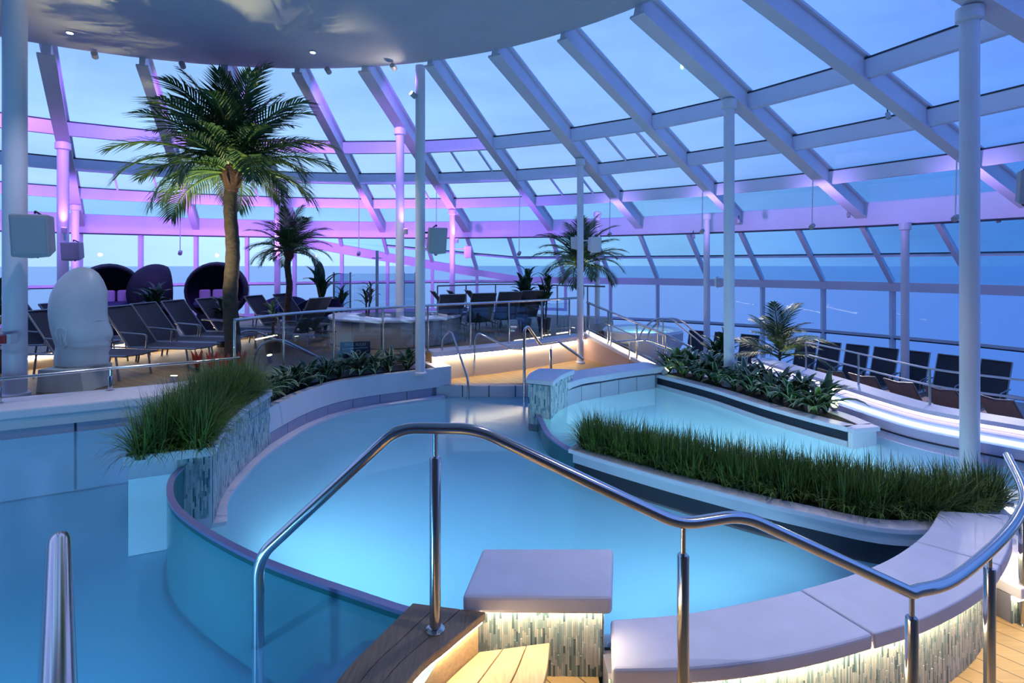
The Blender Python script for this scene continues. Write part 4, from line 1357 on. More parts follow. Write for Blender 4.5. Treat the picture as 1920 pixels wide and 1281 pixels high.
for row, (fr, dz) in enumerate(((.36, 0), (.68, .05))):
    cen = resample([lerp2(f, g, fr) for f, g in zip(F3, B3)], 0.345)
    for i, (x, y) in enumerate(cen[:-1]):
        lime = (i in (1, 8)) and row == 0 or (row == 1 and i == 0)
        if math.hypot(x - COLS[1367][0], y - COLS[1367][1]) < .16:
            x -= .1; y += .16
        strap_plant('striped_plant', 'leafy striped plant in the %s row of the right pool planter, %s' % (('front', 'back')[row], order3[min(i, 9)]), 'plant', (x, y, -0.18), 0.48 + .08 * row, 28, LVL if lime else LV, 'striped plants in the right pool planter', 90 + k3, up=.1 * row)
        k3 += 1
# bromeliads with red flowers at the foot of the palm
for i, (x, d, s_) in enumerate(((370, 7.7, 'left of the palm trunk'), (398, 7.55, 'just left of the palm trunk'), (452, 7.6, 'right of the palm trunk'), (420, 7.35, 'in front of the palm trunk'))):
    o = strap_plant('bromeliad', 'red-flowered bromeliad ' + s_, 'plant', (px(x, d), d, DECK), 0.26, 14, LV[1:], 'red bromeliads at the palm', 140 + i)
    for j in range(5):
        b = MB(); a = j * 1.256; X, Y = px(x, d), d
        b.tube([(X, Y, DECK + .1), (X + .035 * math.cos(a), Y + .035 * math.sin(a), DECK + .24), (X + .075 * math.cos(a), Y + .075 * math.sin(a), DECK + .36)], .01, 6, radii=[.012, .026, .004])
        b.build('flower', 'flower_red', o, smooth=True)
# potted plants on the deck
def potted(label, x, d, z0, h, L, n, leaves, pot='pot_dark', rp=.17, hp=.32, seed=1, up=.3, stems=1, flower=False):
    X = px(x, d)
    o = root('potted_plant', label, 'plant', (X, d, z0))
    b = MB(); b.lathe([(rp * .72, 0), (rp, hp), (rp * .9, hp), (rp * .85, hp - .03), (0, hp - .03)], (X, d, z0), 20, cap=False); b.build('pot', pot, o, smooth=True)
    rnd = random.Random(seed)
    for s in range(stems):
        a = s * 2.1; sx, sy = .09 * math.cos(a) * (stems > 1), .09 * math.sin(a) * (stems > 1)
        hh = h * (1 - .16 * s)
        b = MB(); b.tube([(X + sx * .4, d + sy * .4, z0 + hp - .03), (X + sx, d + sy, z0 + hh)], .02, 8, radii=[.026, .016]); b.build('stem', 'trunk', o, smooth=True)
        for i in range(n):
            t = i / n
            mesh_obj('leaf', rnd.choice(leaves), o, (sx, sy, hp + (hh - hp) * (.45 + .55 * t)), (rnd.uniform(-.3, .3), rnd.uniform(-.5, .2) - up * t, i * 2.4 + s), L * rnd.uniform(.7, 1.1))
    return o
potted('potted banana plant with broad dark leaves by the blue chairs', 602, 12.6, DECK, 1.15, 0.75, 10, BAN, up=.2, seed=3)
potted('small dark potted bush beside the glass screen', 640, 12.6, DECK, 0.85, 0.38, 14, LVD, seed=4)
potted('big dark bushy plant left of the palm behind the balustrade', 984, 12.6, DECK, 1.35, 0.45, 20, LVD, seed=5, stems=3)
potted('second dark bushy plant right beside the big bush behind the balustrade', 1020, 12.7, DECK, 1.2, 0.40, 20, LVD, seed=6, stems=3)
potted('bushy potted plant right in front of the glass screen', 688, 13.0, DECK, 1.0, 0.40, 16, [LV[0], LV[1]], seed=7, stems=2)
potted('young potted palm with feather leaves by the right loungers', 1462, 10.3, RDECK, 1.35, 1.0, 22, [FR[0], FR[1]], pot='pot_white', rp=.28, hp=.75, seed=8, up=.95, stems=1)
potted('low dark leafy plant at the far end of the right lounger row', 1350, 10.9, RDECK, 1.25, 0.55, 22, LVD, seed=9, stems=3)
potted('dark leafy plant among the daybeds', 285, 10.9, DECK, 0.95, 0.5, 18, LVD, seed=10, stems=2)
potted('dark spiky plant at the left edge of the deck', -4, 7.9, DECK, 1.15, 0.55, 14, LVD, seed=12, stems=1)
potted('low leafy plant between the deck loungers and the pods', 420, 10.4, DECK, 0.7, 0.45, 16, LVD, seed=13, stems=1)
potted('small lime plant on the deck behind the balustrade', 512, 9.7, DECK, 0.85, 0.3, 14, LVL, seed=14, stems=1)

# ================================================================== LOUNGERS AND FURNITURE
def make_lounger(sling, back_ang=52, name='sun_lounger', arms=True, bow=0.0):
    """foot at x = 0, head towards +x, 0.56 wide; built about the origin"""
    o = root(name, None, 'lounger', (0, 0, 0))
    W, SH, HX = 0.54, 0.34, 1.12
    a = math.radians(back_ang); BL = 0.76
    bx, bz = HX + BL * math.cos(a), SH + BL * math.sin(a)
    for s in (-1, 1):
        b = MB(); b.tube(fillet([(0, s * W / 2, SH), (HX, s * W / 2, SH), (HX + .5, s * W / 2, SH)], .05, 3), .014, 8); b.build('side_rail', 'alu_frame', o, smooth=True)
        b = MB(); b.tube([(HX, s * W / 2, SH), (bx, s * W / 2, bz)], .014, 8); b.build('back_rail', 'alu_frame', o, smooth=True)
        for x in (0.16, 1.42):
            b = MB(); b.tube([(x, s * W / 2, SH), (x + (.05 if x > 1 else -.05), s * W / 2, 0)], .014, 8); b.build('leg', 'alu_frame', o, smooth=True)
        if arms:
            b = MB(); b.tube(fillet([(HX - .32, s * (W / 2 + .03), SH), (HX - .34, s * (W / 2 + .03), SH + .2), (HX + .12, s * (W / 2 + .03), SH + .23)], .06, 4), .013, 8); b.build('armrest', 'alu_frame', o, smooth=True)
    b = MB(); b.tube([(bx, -W / 2, bz), (bx, 0, bz - bow), (bx, W / 2, bz)], .013, 8); b.build('top_bar', 'alu_frame', o, smooth=True)
    b = MB()
    vs = []; S = 6
    for k in range(S + 1):
        x = HX * k / S
        for y in (-1, 0, 1):
            vs.append((x, y * (W / 2 - .01), SH + .008 - (.02 if y == 0 else 0)))
    vs2 = [(x, y, z - .012) for x, y, z in vs]
    m_ = len(vs)
    fs = []
    for k in range(S):
        for c in range(2):
            q_ = k * 3 + c
            fs += [(q_, q_ + 1, q_ + 4, q_ + 3), (m_ + q_ + 3, m_ + q_ + 4, m_ + q_ + 1, m_ + q_)]
    b.add(vs + vs2, fs); b.build('seat_sling', sling, o)
    b = MB(); vs = []
    for k in range(S + 1):
        t = k / S
        for y in (-1, 0, 1):
            sag = .02 if y == 0 else 0
            vs.append((HX + BL * t * math.cos(a) + sag * math.sin(a), y * (W / 2 - .01), SH + BL * t * math.sin(a) - sag * math.cos(a) - (bow * t if y == 0 else 0)))
    nrm = Vector((math.sin(a), 0, -math.cos(a))) * .012
    vs2 = [tuple(Vector(v) + nrm) for v in vs]
    b.add(vs + vs2, fs); b.build('back_sling', sling, o)
    return o
proto = {}
def lounger(kind, label, X, Y, z, foot_dir, group):
    """foot_dir: plan angle (degrees) in which the feet point; X, Y: middle of the thing"""
    if kind not in proto:
        o = {'dark': lambda: make_lounger('sling_dark', 52), 'grey': lambda: make_lounger('sling_grey', 58), 'brown': lambda: make_lounger('sling_brown', 45, bow=.03, arms=False), 'up': lambda: make_lounger('sling_dark', 66)}[kind]()
        proto[kind] = o
    else:
        o = copy_tree(proto[kind])
    a = math.radians(foot_dir + 180)
    if kind in ('up', 'brown'): o.scale = (1, .84 if kind == 'up' else .8, 1)
    o.rotation_euler = (0, 0, a)
    o.location = (X - 0.8 * math.cos(a), Y - 0.8 * math.sin(a), z)
    o['label'] = label; o['category'] = 'lounger'; o['group'] = group
    return o
G1, G2, G3, G4 = 'dark loungers in the left deck row', 'grey loungers on the platform', 'upright loungers along the right windows', 'brown reclined loungers behind the light-line wall'
def headpos(x, d, foot):
    """middle of a lounger whose head is at pixel column x, depth d"""
    a = math.radians(foot)
    return px(x, d) + 0.85 * math.cos(a), d + 0.85 * math.sin(a)
for x, d, foot, lab in ((78, 7.8, -8, 'dark lounger between the thick column and the head sculpture'), (213, 8.45, -8, 'dark lounger just behind the head sculpture'), (262, 9.1, -8, 'dark lounger, second to the right of the head sculpture'),
        (318, 9.75, -8, 'dark lounger, third to the right of the head sculpture'), (380, 10.4, -8, 'dark lounger next to the tall palm trunk'), (470, 11.2, -12, 'dark lounger behind the tall palm trunk, on its right'), (522, 11.9, -12, 'dark lounger in front of the blue rounded chairs'), (15, 8.6, 0, 'dark lounger at the left edge behind the thick column'), (92, 9.1, 0, 'dark lounger behind the head sculpture near the slim columns')):
    X, Y = headpos(x, d, foot)
    lounger('dark', lab, X, Y, DECK, foot, G1)
X, Y = headpos(612, 9.75, 155); lounger('grey', 'grey lounger seen from behind beside the pool sign', X, Y, DECK, 155, G2)
for x, d, s_ in ((853, 10.75, 'leftmost behind the cream wall'), (912, 11.2, 'second behind the cream wall'), (962, 11.75, 'third behind the cream wall'), (1003, 12.3, 'rightmost behind the cream wall')):
    X, Y = headpos(x, d, 112); lounger('grey', 'grey lounger seen from behind on the platform, ' + s_, X, Y, DECK, 112, G2)
for x, d, s_ in ((806, 13.1, 'left'), (838, 13.3, 'middle'), (872, 13.5, 'right')):
    X, Y = headpos(x, d, 20); lounger('dark', 'small black lounger by the platform windows, the %s one of three' % s_, X, Y, DECK, 20, G1)
def ring_at(x, r):
    u = (x - 960) / F
    a = u * u + 1; b_ = -2 * (u * CX + CY); c = CX * CX + CY * CY - r * r
    d = (-b_ + math.sqrt(b_ * b_ - 4 * a * c)) / (2 * a)
    return u * d, d
nth = ['first from the stair', 'second from the stair', 'third from the stair', 'fourth from the stair', 'fifth from the stair', 'sixth from the stair', 'seventh from the stair', 'eighth from the stair', 'ninth from the stair', 'tenth from the stair']
for i, x in enumerate((1313, 1362, 1412, 1519, 1563, 1615, 1669, 1727, 1793, 1878)):
    X, Y = ring_at(x, 14.55)
    foot = math.degrees(math.atan2(CY - Y, CX - X))
    a = math.radians(foot)
    lounger('up', 'upright dark lounger along the right windows, ' + nth[i], X + .85 * math.cos(a), Y + .85 * math.sin(a), RDECK, foot, G3)
for i, x in enumerate((1556, 1616, 1684, 1762, 1866)):
    X, Y = ring_at(x, 11.6)
    foot = math.degrees(math.atan2(Y - CY, X - CX))
    a = math.radians(foot)
    lounger('brown', 'brown lounger back just above the light-line wall, %s from the plant bed' % ('first', 'second', 'third', 'fourth', 'fifth')[i], X + .85 * math.cos(a), Y + .85 * math.sin(a), RDECK, foot, G4)

# daybed pods ---------------------------------------------------------------
def pod(label, x, d, zc, R, face, sq=1.0):
    X = px(x, d)
    o = root('daybed_pod', label, 'daybed', (X, d, DECK), 'round daybed pods')
    Rm = Matrix.Rotation(face, 3, 'Z')
    b = MB(); rows = 14; seg = 28; vs = []
    cut = 0.40
    th0 = math.acos(cut)
    for layer, (Rr) in enumerate((R, R - .04)):
        for i in range(rows + 1):
            th = th0 + (PI - th0) * i / rows
            for k in range(seg):
                ph = 2 * PI * k / seg
                v = Vector((math.sin(th) * math.cos(ph) * sq, -math.cos(th) * 0.85, math.sin(th) * math.sin(ph))) * Rr
                vs.append(Vector((X, d, zc)) + Rm @ v)
    m_ = (rows + 1) * seg
    fs = []; mi = []
    for layer in (0, 1):
        for i in range(rows):
            for k in range(seg):
                k2 = (k + 1) % seg; o_ = layer * m_
                fs.append((o_ + i * seg + k, o_ + i * seg + k2, o_ + (i + 1) * seg + k2, o_ + (i + 1) * seg + k)); mi.append(layer)
    for k in range(seg):
        k2 = (k + 1) % seg
        fs.append((k, k2, m_ + k2, m_ + k)); mi.append(0)
    b.v = [tuple(v) for v in vs]; b.f = [list(f) for f in fs]; b.m = mi
    b.build('shell', ['pod_shell', 'pod_inside'], o, smooth=True, recalc=False)
    b = MB(); b.lathe([(R * .5, 0), (R * .62, .05), (R * .62, max(.1, zc - R * .8 - DECK))], (X, d, DECK), 24); b.build('base', 'pod_shell', o, smooth=True)
    fwd = Rm @ Vector((0, -1, 0)); side = Rm @ Vector((1, 0, 0))
    c0 = Vector((X, d, zc - R * .55))
    b = MB(); b.lathe([(R * .70, 0), (R * .74, .06), (R * .70, .12), (0, .13)], c0 + fwd * .02, 24, cap=False); b.build('mattress', 'cushion_blue', o, smooth=True)
    for j, t in enumerate((-.42, 0, .42)):
        b = MB(); c = c0 + side * (t * R) - fwd * (R * .28) + Vector((0, 0, .24))
        b.box(c, (R * .36, .10, .28), face + t * .5); b.build('cushion', 'cushion_white', o, bevel=.04, bseg=3)
    return o
pod('round black daybed pod behind the head sculpture, cushions on its right', 205, 12.0, 1.08, 0.64, 0.7)
pod('pointed dark blue daybed pod turned away, in the middle of the three', 292, 12.3, 1.05, 0.66, 2.4, 0.78)
pod('round black daybed pod with white cushions behind the palm trunk', 407, 12.3, 1.10, 0.66, 0.35)

# blue rounded chairs and a white table -------------------------------------
def tub_chair(label, x, d, face, m='cushion_blue'):
    X = px(x, d)
    o = root('tub_chair', label, 'chair', (X, d, DECK), 'blue rounded wicker chairs')
    b = MB(); vs = []; seg = 18
    for k in range(seg + 1):
        a = face - 1.9 + 3.8 * k / seg
        h = .80 - .28 * abs(k / seg - .5) ** 1.5 * 2.8
        for r, z in ((.33, .30), (.36, h), (.31, h), (.28, .30)):
            vs.append((X + r * math.cos(a), d + r * math.sin(a), DECK + z))
    fs = []
    for k in range(seg):
        for c in range(4):
            fs.append((k * 4 + c, k * 4 + (c + 1) % 4, k * 4 + 4 + (c + 1) % 4, k * 4 + 4 + c))
    fs += [(0, 1, 2, 3), (seg * 4 + 3, seg * 4 + 2, seg * 4 + 1, seg * 4)]
    b.add(vs, fs); b.build('backrest', m, o, smooth=True)
    b = MB(); b.lathe([(.30, .28), (.31, .36), (.29, .42), (0, .43)], (X, d, DECK), 20, cap=False); b.build('seat', m, o, smooth=True)
    for k in range(4):
        a = face + PI / 4 + k * PI / 2
        b = MB(); b.tube([(X + .25 * math.cos(a), d + .25 * math.sin(a), DECK + .3), (X + .29 * math.cos(a), d + .29 * math.sin(a), DECK)], .016, 8); b.build('leg', 'alu_frame', o)
tub_chair('blue rounded chair left of the slim column behind the smaller palm', 503, 13.0, 1.2)
tub_chair('blue rounded chair right behind the smaller palm trunk', 549, 13.0, 1.9)
tub_chair('dark rounded chair beside the potted banana plant', 578, 12.2, 1.5, 'pod_inside')
tub_chair('dark rounded chair left of the glass screen', 612, 12.3, 1.7, 'pod_inside')
X, d = px(620, 11.9), 11.9
o = root('side_table', 'white square side table left of the glass screen', 'table', (X, d, DECK))
b = MB(); b.box((X, d, DECK + .60), (.6, .6, .04)); b.build('tabletop', 'pot_white', o, bevel=.008)
for sx in (-1, 1):
    for sy in (-1, 1):
        b = MB(); b.box((X + sx * .27, d + sy * .27, DECK + .29), (.035, .035, .58)); b.build('leg', 'pot_white', o)

# curved beige counter with panels --------------------------------------------
wc, wr = (-2.45, 11.35), 1.34
o = root('curved_counter', 'curved beige-panelled counter with pale top behind the balustrade', 'counter', (wc[0], wc[1], DECK))
def arc_path(r, a0, a1, n=28):
    return [(wc[0] + r * math.cos(a0 + (a1 - a0) * i / n), wc[1] + r * math.sin(a0 + (a1 - a0) * i / n)) for i in range(n + 1)]
A0, A1 = PI * 0.93, PI * 2.07
b = MB(); b.ribbon(arc_path(wr - .03, A0, A1), 0, -.44, DECK, DECK + .50); b.build('body', 'panel_beige', o)
npan = 8
for k in range(npan):
    a0 = A0 + (A1 - A0) * k / npan + .006; a1 = A0 + (A1 - A0) * (k + 1) / npan - .006
    b = MB(); b.ribbon(arc_path(wr, a0, a1, 6), -.02, .012, DECK + .02, DECK + .48); b.build('panel', 'panel_beige', o)
b = MB(); b.ribbon(arc_path(wr + .05, A0 - .02, A1 + .02), 0, -.56, DECK + .501, DECK + .55); b.build('top', 'tub_shell', o, bevel=.01)
b = MB(); b.tube([PD(707, 470, 12.0) * 1, (px(707, 12.0), 12.0, DECK)], .035, 14)
po = b.build('shower_pole', 'steel_brushed', at=(px(707, 12.0), 12.0, DECK)); tag(po, 'shiny vertical steel pole standing behind the curved counter', 'pole')
b = MB(); p_ = PD(707, 484, 12.0); b.box((p_.x, p_.y, p_.z), (.22, .06, .02)); b.build('cross_plate', 'steel_brushed', po)
# glass screen
o = root('glass_screen', 'tall frosted glass screen with grey ends behind the curved counter', 'screen', (px(700, 13.4), 13.4, DECK))
for x0, x1, m, nm_ in ((626, 655, 'screen_glass', 'end_panel'), (660, 755, 'rail_glass', 'glass_panel'), (757, 779, 'screen_glass', 'end_panel')):
    b = MB(); b.bar((px(x0, 13.4), 13.4, DECK + .72), (px(x1, 13.4), 13.4, DECK + .72), .03, 1.3); b.build(nm_, m, o)
for x in (626, 657, 757, 779):
    b = MB(); b.tube([(px(x, 13.4), 13.4, DECK), (px(x, 13.4), 13.4, DECK + 1.4)], .025, 8); b.build('post', 'steel_brushed', o, smooth=True)

# pale whirlpool tub by the stair ---------------------------------------------
tx, ty = 3.15, 12.9
o = root('whirlpool_tub', 'pale glowing whirlpool tub at the foot of the stair', 'whirlpool', (tx, ty, RDECK))
b = MB(); b.lathe([(.5, 0), (.55, .5), (.80, .72), (.93, .95), (.95, 1.25), (.90, 1.30), (.72, 1.27), (.6, 1.0), (0, .95)], (tx, ty, RDECK), 40, cap=False); b.build('basin', 'tub_shell', o, smooth=True)
b = MB(); b.lathe([(.71, 1.2), (0, 1.2)], (tx, ty, RDECK), 40, cap=False); b.build('water', 'water_second', o, recalc=False)
b = MB(); b.tube([(tx + .5, ty, RDECK + 1.0), (tx + .47, ty, RDECK + 1.0)], .06, 14); b.build('lamp', 'lamp_lens', o)
l = point_light('tub_glow', (0, 0, 1.08), (.6, .9, 1), 25, .06); l.parent = o

# ------------------------------------------------------------------ head sculpture
hx, hd = px(152, 6.9), 6.9
o = root('head_sculpture', 'large translucent white head sculpture in profile facing right', 'sculpture', (hx, hd, DECK))
prof = [(405, 590, 650), (420, 540, 695), (450, 496, 735), (500, 452, 764), (550, 428, 780), (600, 411, 795), (650, 401, 802), (700, 396, 805), (750, 396, 804), (785, 400, 803), (820, 405, 815), (850, 409, 830), (880, 413, 843), (905, 418, 850), (925, 423, 846), (945, 428, 830), (960, 433, 822), (975, 438, 827), (990, 440, 829), (1002, 438, 821), (1014, 434, 827), (1030, 430, 823), (1048, 424, 812), (1070, 420, 820), (1095, 416, 821), (1120, 418, 817), (1142, 424, 816)]
b = MB(); seg = 28; vs = []
for (cy, xb, xf) in prof:
    y_ = 400 + cy / 4; z_ = EYE - (y_ - HOR) * hd / F
    X0, X1 = px(xb / 4, hd), px(xf / 4, hd)
    t = (cy - 405) / 737
    hw = 0.27 * math.sin(PI * min(.5, t * 1.1 + .06)) * (1 - .38 * max(0, t - .62) / .38)
    i_ = [p_[0] for p_ in prof].index(cy)
    nb = [p_[2] for p_ in prof[max(0, i_ - 6):i_ + 7]]
    XS = px(sum(nb) / len(nb) / 4, hd) if i_ > 8 else X1
    mid = X0 + (X1 - X0) * (.44)
    for k in range(seg):
        a = 2 * PI * k / seg
        c, s_ = math.cos(a), math.sin(a)
        ex = mid + (XS - mid) * c + (X1 - XS) * c ** 7 if c > 0 else mid + (mid - X0) * c
        sh = (1 - .55 * max(0, c) ** 3) if t > .3 else 1
        vs.append((ex, hd + hw * s_ * (abs(s_) ** .15) * sh, z_))
m_ = len(prof); fs = []
for i in range(m_ - 1):
    for k in range(seg):
        k2 = (k + 1) % seg
        fs.append((i * seg + k, i * seg + k2, (i + 1) * seg + k2, (i + 1) * seg + k))
fs += [tuple(range(seg)), tuple(reversed(range((m_ - 1) * seg, m_ * seg)))]
b.add(vs, fs); b.build('head', 'frosted', o, smooth=True, auto=False)
def hp(cx_, cy_, dy):      # a point on the near cheek from crop coordinates
    return Vector((px(cx_ / 4, hd), hd + dy, EYE - (400 + cy_ / 4 - HOR) * hd / F))
b = MB(); b.tube([hp(548, 930, -.225), hp(545, 880, -.25), hp(565, 845, -.255), hp(600, 842, -.255), (hp(622, 865, -.25)), hp(618, 900, -.25), hp(605, 930, -.245), hp(612, 965, -.24), hp(590, 985, -.22)], .02, 8); b.build('ear', 'frosted', o, smooth=True)
b = MB(); b.tube([hp(575, 960, -.235), hp(580, 900, -.25), hp(598, 880, -.25), hp(600, 910, -.25)], .013, 8); b.build('ear_fold', 'frosted', o, smooth=True)
b = MB(); b.tube([hp(742, 808, -.145), hp(775, 795, -.10), hp(800, 802, -.035)], .014, 8, radii=[.003, .008, .003]); b.build('brow', 'frosted', o, smooth=True)
b = MB(); b.tube([hp(752, 838, -.13), hp(775, 830, -.105), hp(794, 838, -.06)], .012, 8, radii=[.002, .006, .002]); b.build('eyelid', 'frosted', o, smooth=True)
b = MB()
zt = EYE - (686 - HOR) * hd / F
b.prism([(px(104, hd), hd - .26), (px(182, hd), hd - .26), (px(182, hd), hd + .26), (px(104, hd), hd + .26)], DECK, zt)
b.v = [((x - px(140, hd)) * (1.12 if z < zt - .01 else 1) + px(140, hd), y, z) for x, y, z in b.v]
b.build('plinth', 'sculpture_base', o, bevel=.01)

# ------------------------------------------------------------------ loudspeakers
def speaker(label, x, y, d, wpx, hpx, yaw, m='speaker_grey', col=None, tilt=.12):
    c = PD(x, y, d); W, H = wpx * d / F, hpx * d / F
    o = root('loudspeaker', label, 'speaker', c, 'loudspeakers on the columns')
    R = Matrix.Rotation(yaw, 3, 'Z') @ Matrix.Rotation(tilt, 3, 'X')
    D = W * .85
    vs = []
    for dy, k in ((-D * .55, 1.0), (-D * .45, 1.0), (D * .45, .72)):
        for sx, sz in ((-1, -1), (0, -1.08), (1, -1), (1, 1), (-1, 1)):
            vs.append(c + R @ Vector((sx * W / 2 * k, dy, sz * H / 2 * (k * .5 + .5))))
    b = MB(); fs = [(0, 1, 2, 3, 4), (14, 13, 12, 11, 10)]
    for i in range(2):
        for k in range(5):
            fs.append((i * 5 + k, i * 5 + (k + 1) % 5, i * 5 + 5 + (k + 1) % 5, i * 5 + 5 + k))
    b.add(vs, fs); b.build('cabinet', m, o, bevel=W * .05, bseg=3)
    b = MB(); b.box(c + R @ Vector((0, -D * .56, 0)), (W * .88, D * .04, H * .88), rot=R); b.build('grille', m, o, bevel=W * .015)
    b = MB()
    top = c + R @ Vector((0, 0, H / 2)); bot = c + R @ Vector((0, 0, -H / 2))
    b.tube(fillet([top, top + Vector((0, 0, .03)), c + R @ Vector((0, D * .75, H * .4)), c + R @ Vector((0, D * .75, -H * .4)), bot + Vector((0, 0, -.03)), bot], .03, 3), .011, 8); b.build('yoke', 'black_plastic' if m == 'speaker_grey' else m, o, smooth=True)
    if col:
        X, Y, _ = COLS[col]
        e = c + R @ Vector((0, D * .75, H * .2))
        b = MB(); b.tube([e, (X, Y, e.z)], .016, 8); b.build('arm', 'black_plastic' if m == 'speaker_grey' else m, o, smooth=True)
    return o
speaker('large grey loudspeaker on the thick left column', 68, 440, 6.25, 58, 78, .35, col=28)
speaker('small grey loudspeaker on the purple-lit column at the left', 139, 470, 10.1, 30, 34, .2, col=118)
speaker('grey loudspeaker on the column below the round canopy', 817, 449, 8.9, 34, 48, .45, col=788, tilt=.2)
speaker('right pinkish-white loudspeaker on the column before the palm', 1113, 458, 11.1, 22, 28, .35, 'speaker_white', col=1088)
speaker('left pinkish-white loudspeaker half behind the column before the palm', 1079, 455, 11.5, 14, 22, -.5, 'speaker_white', col=1088)
speaker('small white loudspeaker on the slim column right of the stair', 1346, 529, 12.9, 13, 17, .1, 'speaker_white', col=1325)
speaker('small pink-lit loudspeaker on the slim column behind the platform', 876, 472, 14.7, 13, 22, .4, 'speaker_white', col=848)
speaker('grey loudspeaker cut off by the right edge below the roof', 1922, 350, 6.2, 26, 62, -.3, 'speaker_grey')

# pool sign ---------------------------------------------------------------
c = PD(666, 657, 9.15)
o = root('pool_sign', 'dark blue pool sign with white lettering above the striped plants', 'sign', c)
yaw = math.radians(14)
R = Matrix.Rotation(yaw, 3, 'Z') @ Matrix.Rotation(-.10, 3, 'X')
b = MB(); b.box(c, (.50, .014, .30), rot=R); b.build('board', 'sign_dark', o, bevel=.006)
def sign_text(body, size, lx, lz, m):
    cu = bpy.data.curves.new('lettering', 'FONT'); cu.body = body; cu.size = size; cu.align_x = 'CENTER'; cu.extrude = .001
    t = bpy.data.objects.new('lettering', cu); COL.objects.link(t)
    bpy.context.view_layer.update()
    me = bpy.data.meshes.new_from_object(t.evaluated_get(bpy.context.evaluated_depsgraph_get()))
    COL.objects.unlink(t); bpy.data.objects.remove(t)
    me.materials.clear(); me.materials.append(MATS[m])
    ob = bpy.data.objects.new('lettering', me); COL.objects.link(ob); ob.parent = o
    ob.matrix_local = Matrix.Translation(R @ Vector((lx, -.009, lz))) @ (R @ Matrix.Rotation(PI / 2, 3, 'X')).to_4x4()
    return ob
sign_text('POOL RULES', .062, 0, .075, 'sign_white')
b = MB()
rnd = random.Random(4); x = -.21
while x < .2:
    w_ = rnd.uniform(.012, .04); b.box(c + R @ Vector((x + w_ / 2, -.009, .035 + x * .03)), (w_, .003, .014), rot=R); x += w_ + .008
b.build('small_print', 'sign_white', o)
b = MB()
for k in range(24):
    a0, a1 = 2 * PI * k / 24, 2 * PI * (k + 1) / 24
    b.bar(c + R @ Vector((.05 + .036 * math.cos(a0), -.009, -.035 + .036 * math.sin(a0))), c + R @ Vector((.05 + .036 * math.cos(a1), -.009, -.035 + .036 * math.sin(a1))), .012, .012)
b.build('round_symbol', 'sign_white', o)
b = MB(); b.box(c + R @ Vector((-.075, -.009, -.03)), (.02, .003, .055), rot=R @ Matrix.Rotation(.5, 3, 'Y')); b.box(c + R @ Vector((-.08, -.009, -.08)), (.07, .003, .012), rot=R); b.build('red_symbol', 'sign_red', o)
for s_ in (-.2, .2):
    p = c + R @ Vector((s_, .02, -.1)); b = MB(); b.tube([p, (p.x, p.y, -0.14)], .012, 8); b.build('post', 'steel_brushed', o, smooth=True)

# red safety case at the left edge
c = PD(4, 636, 6.3)
o = root('safety_case', 'red safety case with white bracket on the thick left column', 'case', c)
b = MB(); b.box(c, (.16, .10, .10)); b.build('case', 'red_plastic', o, bevel=.012)
b = MB(); b.box(c + Vector((.10, .02, 0)), (.05, .10, .12)); b.build('bracket', 'sign_white', o, bevel=.006)

# spot fixtures on the rafters and ceiling details -----------------------------
for i, (x, y, d, s_) in enumerate(((1664, 212, 8.2, 'right secondary rafter'), (1385, 412, 12.6, 'ring beam behind the plant bed'), (1590, 400, 11.6, 'ring beam above the loungers'), (1300, 440, 12.9, 'ring beam near the stair'), (1870, 408, 10.0, 'ring beam at the far right'))):
    p = PD(x, y, d)
    o = root('ceiling_spot', 'tiny spotlight hanging from the roof, ' + s_, 'lamp', p, 'tiny roof spotlights')
    b = MB(); b.tube([p, p + Vector((0, -.03, -.09))], .035, 10); b.build('can', 'speaker_grey', o, smooth=True)
    b = MB(); b.tube([p, p + Vector((0, 0, .10))], .01, 6); b.build('stem', 'black_plastic', o)
    if i in (1, 2, 4):
        tq = {1: (5.2, 10.2), 2: (6.6, 8.6), 4: (7.4, 6.4)}[i]
        l = spot_light('ceiling_spot_beam', (0, 0, 0), Vector((tq[0], tq[1], -.7)) - p, (1.0, .86, .72), 260, 75, .03, .7); l.parent = o; l.location = (0, -.05, -.13)

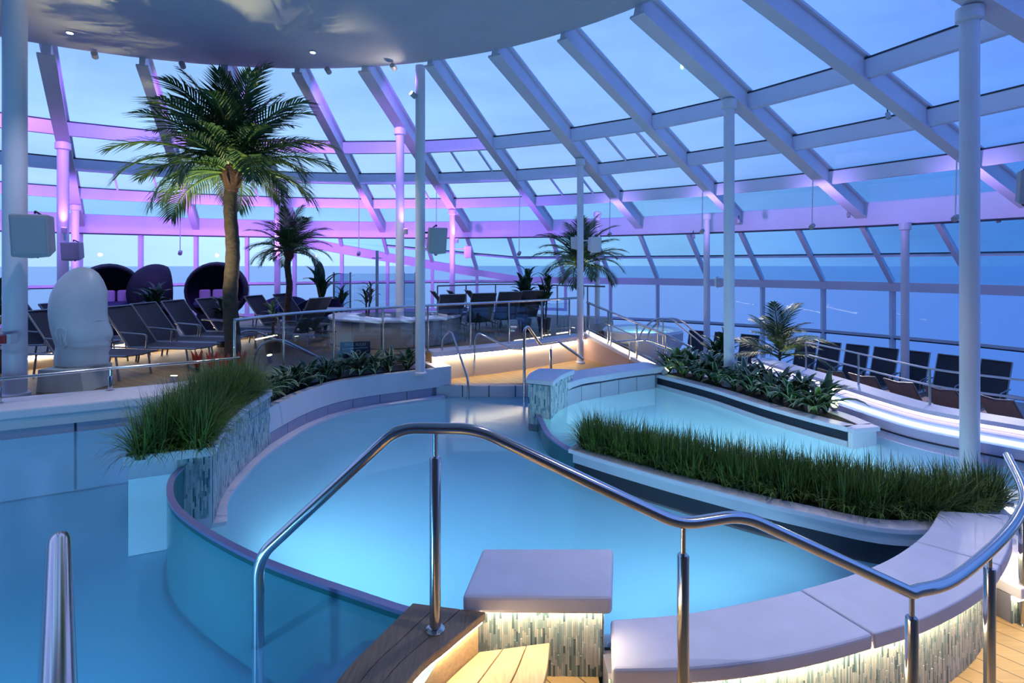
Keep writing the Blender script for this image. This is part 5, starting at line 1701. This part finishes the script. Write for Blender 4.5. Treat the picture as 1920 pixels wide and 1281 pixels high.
# ------------------------------------------------------------------ warm garden lights
def garden_spot(label, loc, tgt, col, watt, ang, m='lamp_lime'):
    return uplight(loc, tgt, col, watt, label, m, ang, 'garden spotlights in the planting')
garden_spot('small garden spotlight aimed up into the tall palm', (px(335, 7.2), 7.1, DECK + .12), (px(410, 8), 7.7, 3.9), (1.0, 0.93, 0.50), 700, 62)
garden_spot('second garden spotlight aimed up into the tall palm from the right', (px(500, 8.6), 8.7, DECK + .12), (px(440, 8), 8.0, 3.8), (1.0, 0.9, 0.6), 260, 55)
garden_spot('garden spotlight under the smaller palm', (px(560, 11.0), 10.9, DECK + .12), (px(541, 11.5), 11.5, 2.3), (1.0, 0.95, 0.5), 90, 60)
garden_spot('garden spotlight under the palm by the column', (px(1075, 12.4), 12.4, DECK + .12), (px(1089, 12.9), 12.9, 1.9), (1.0, 0.9, 0.45), 110, 60)
garden_spot('garden spotlight over the plant nearest the end block', (4.10, 6.78, -0.08), (3.93, 6.48, 0.18), (1.0, 0.95, 0.7), 14, 110)
garden_spot('garden spotlight at the plants near the back wall', (2.62, 9.02, -0.08), (2.85, 8.95, 0.2), (1.0, 0.95, 0.6), 10, 110)
garden_spot('garden spotlight under the young palm-like plant', (5.25, 9.85, RDECK + .12), (px(1462, 10.3), 10.3, 0.4), (1.0, 0.95, 0.6), 60, 60)

# low kerb and light line, added to brighten the floor under the left loungers
KP = [(-7.4, 7.9), (-6.75, 9.3), (-6.2, 10.5), (-5.6, 11.6)]
o = root('added_light_kerb', 'added low dark kerb with a warm light line behind the left loungers', 'kerb', (KP[0][0], KP[0][1], DECK))
b = MB(); b.ribbon(KP, 0.0, -0.2, DECK, DECK + .22); b.build('body', 'panel_beige', o)
b = MB(); b.ribbon(KP, 0.02, 0.0, DECK + .16, DECK + .19); b.build('light_line', 'led_gold', o)
uplight((COLS[788][0] - .13, COLS[788][1] - .13, DZ - .45), (-2.4, 8.2, DZ + .1), (1.0, 0.88, 0.72), 14, 'warm uplight at the top of the canopy column', 'lamp_lens', 90, 'warm uplights under the canopy')
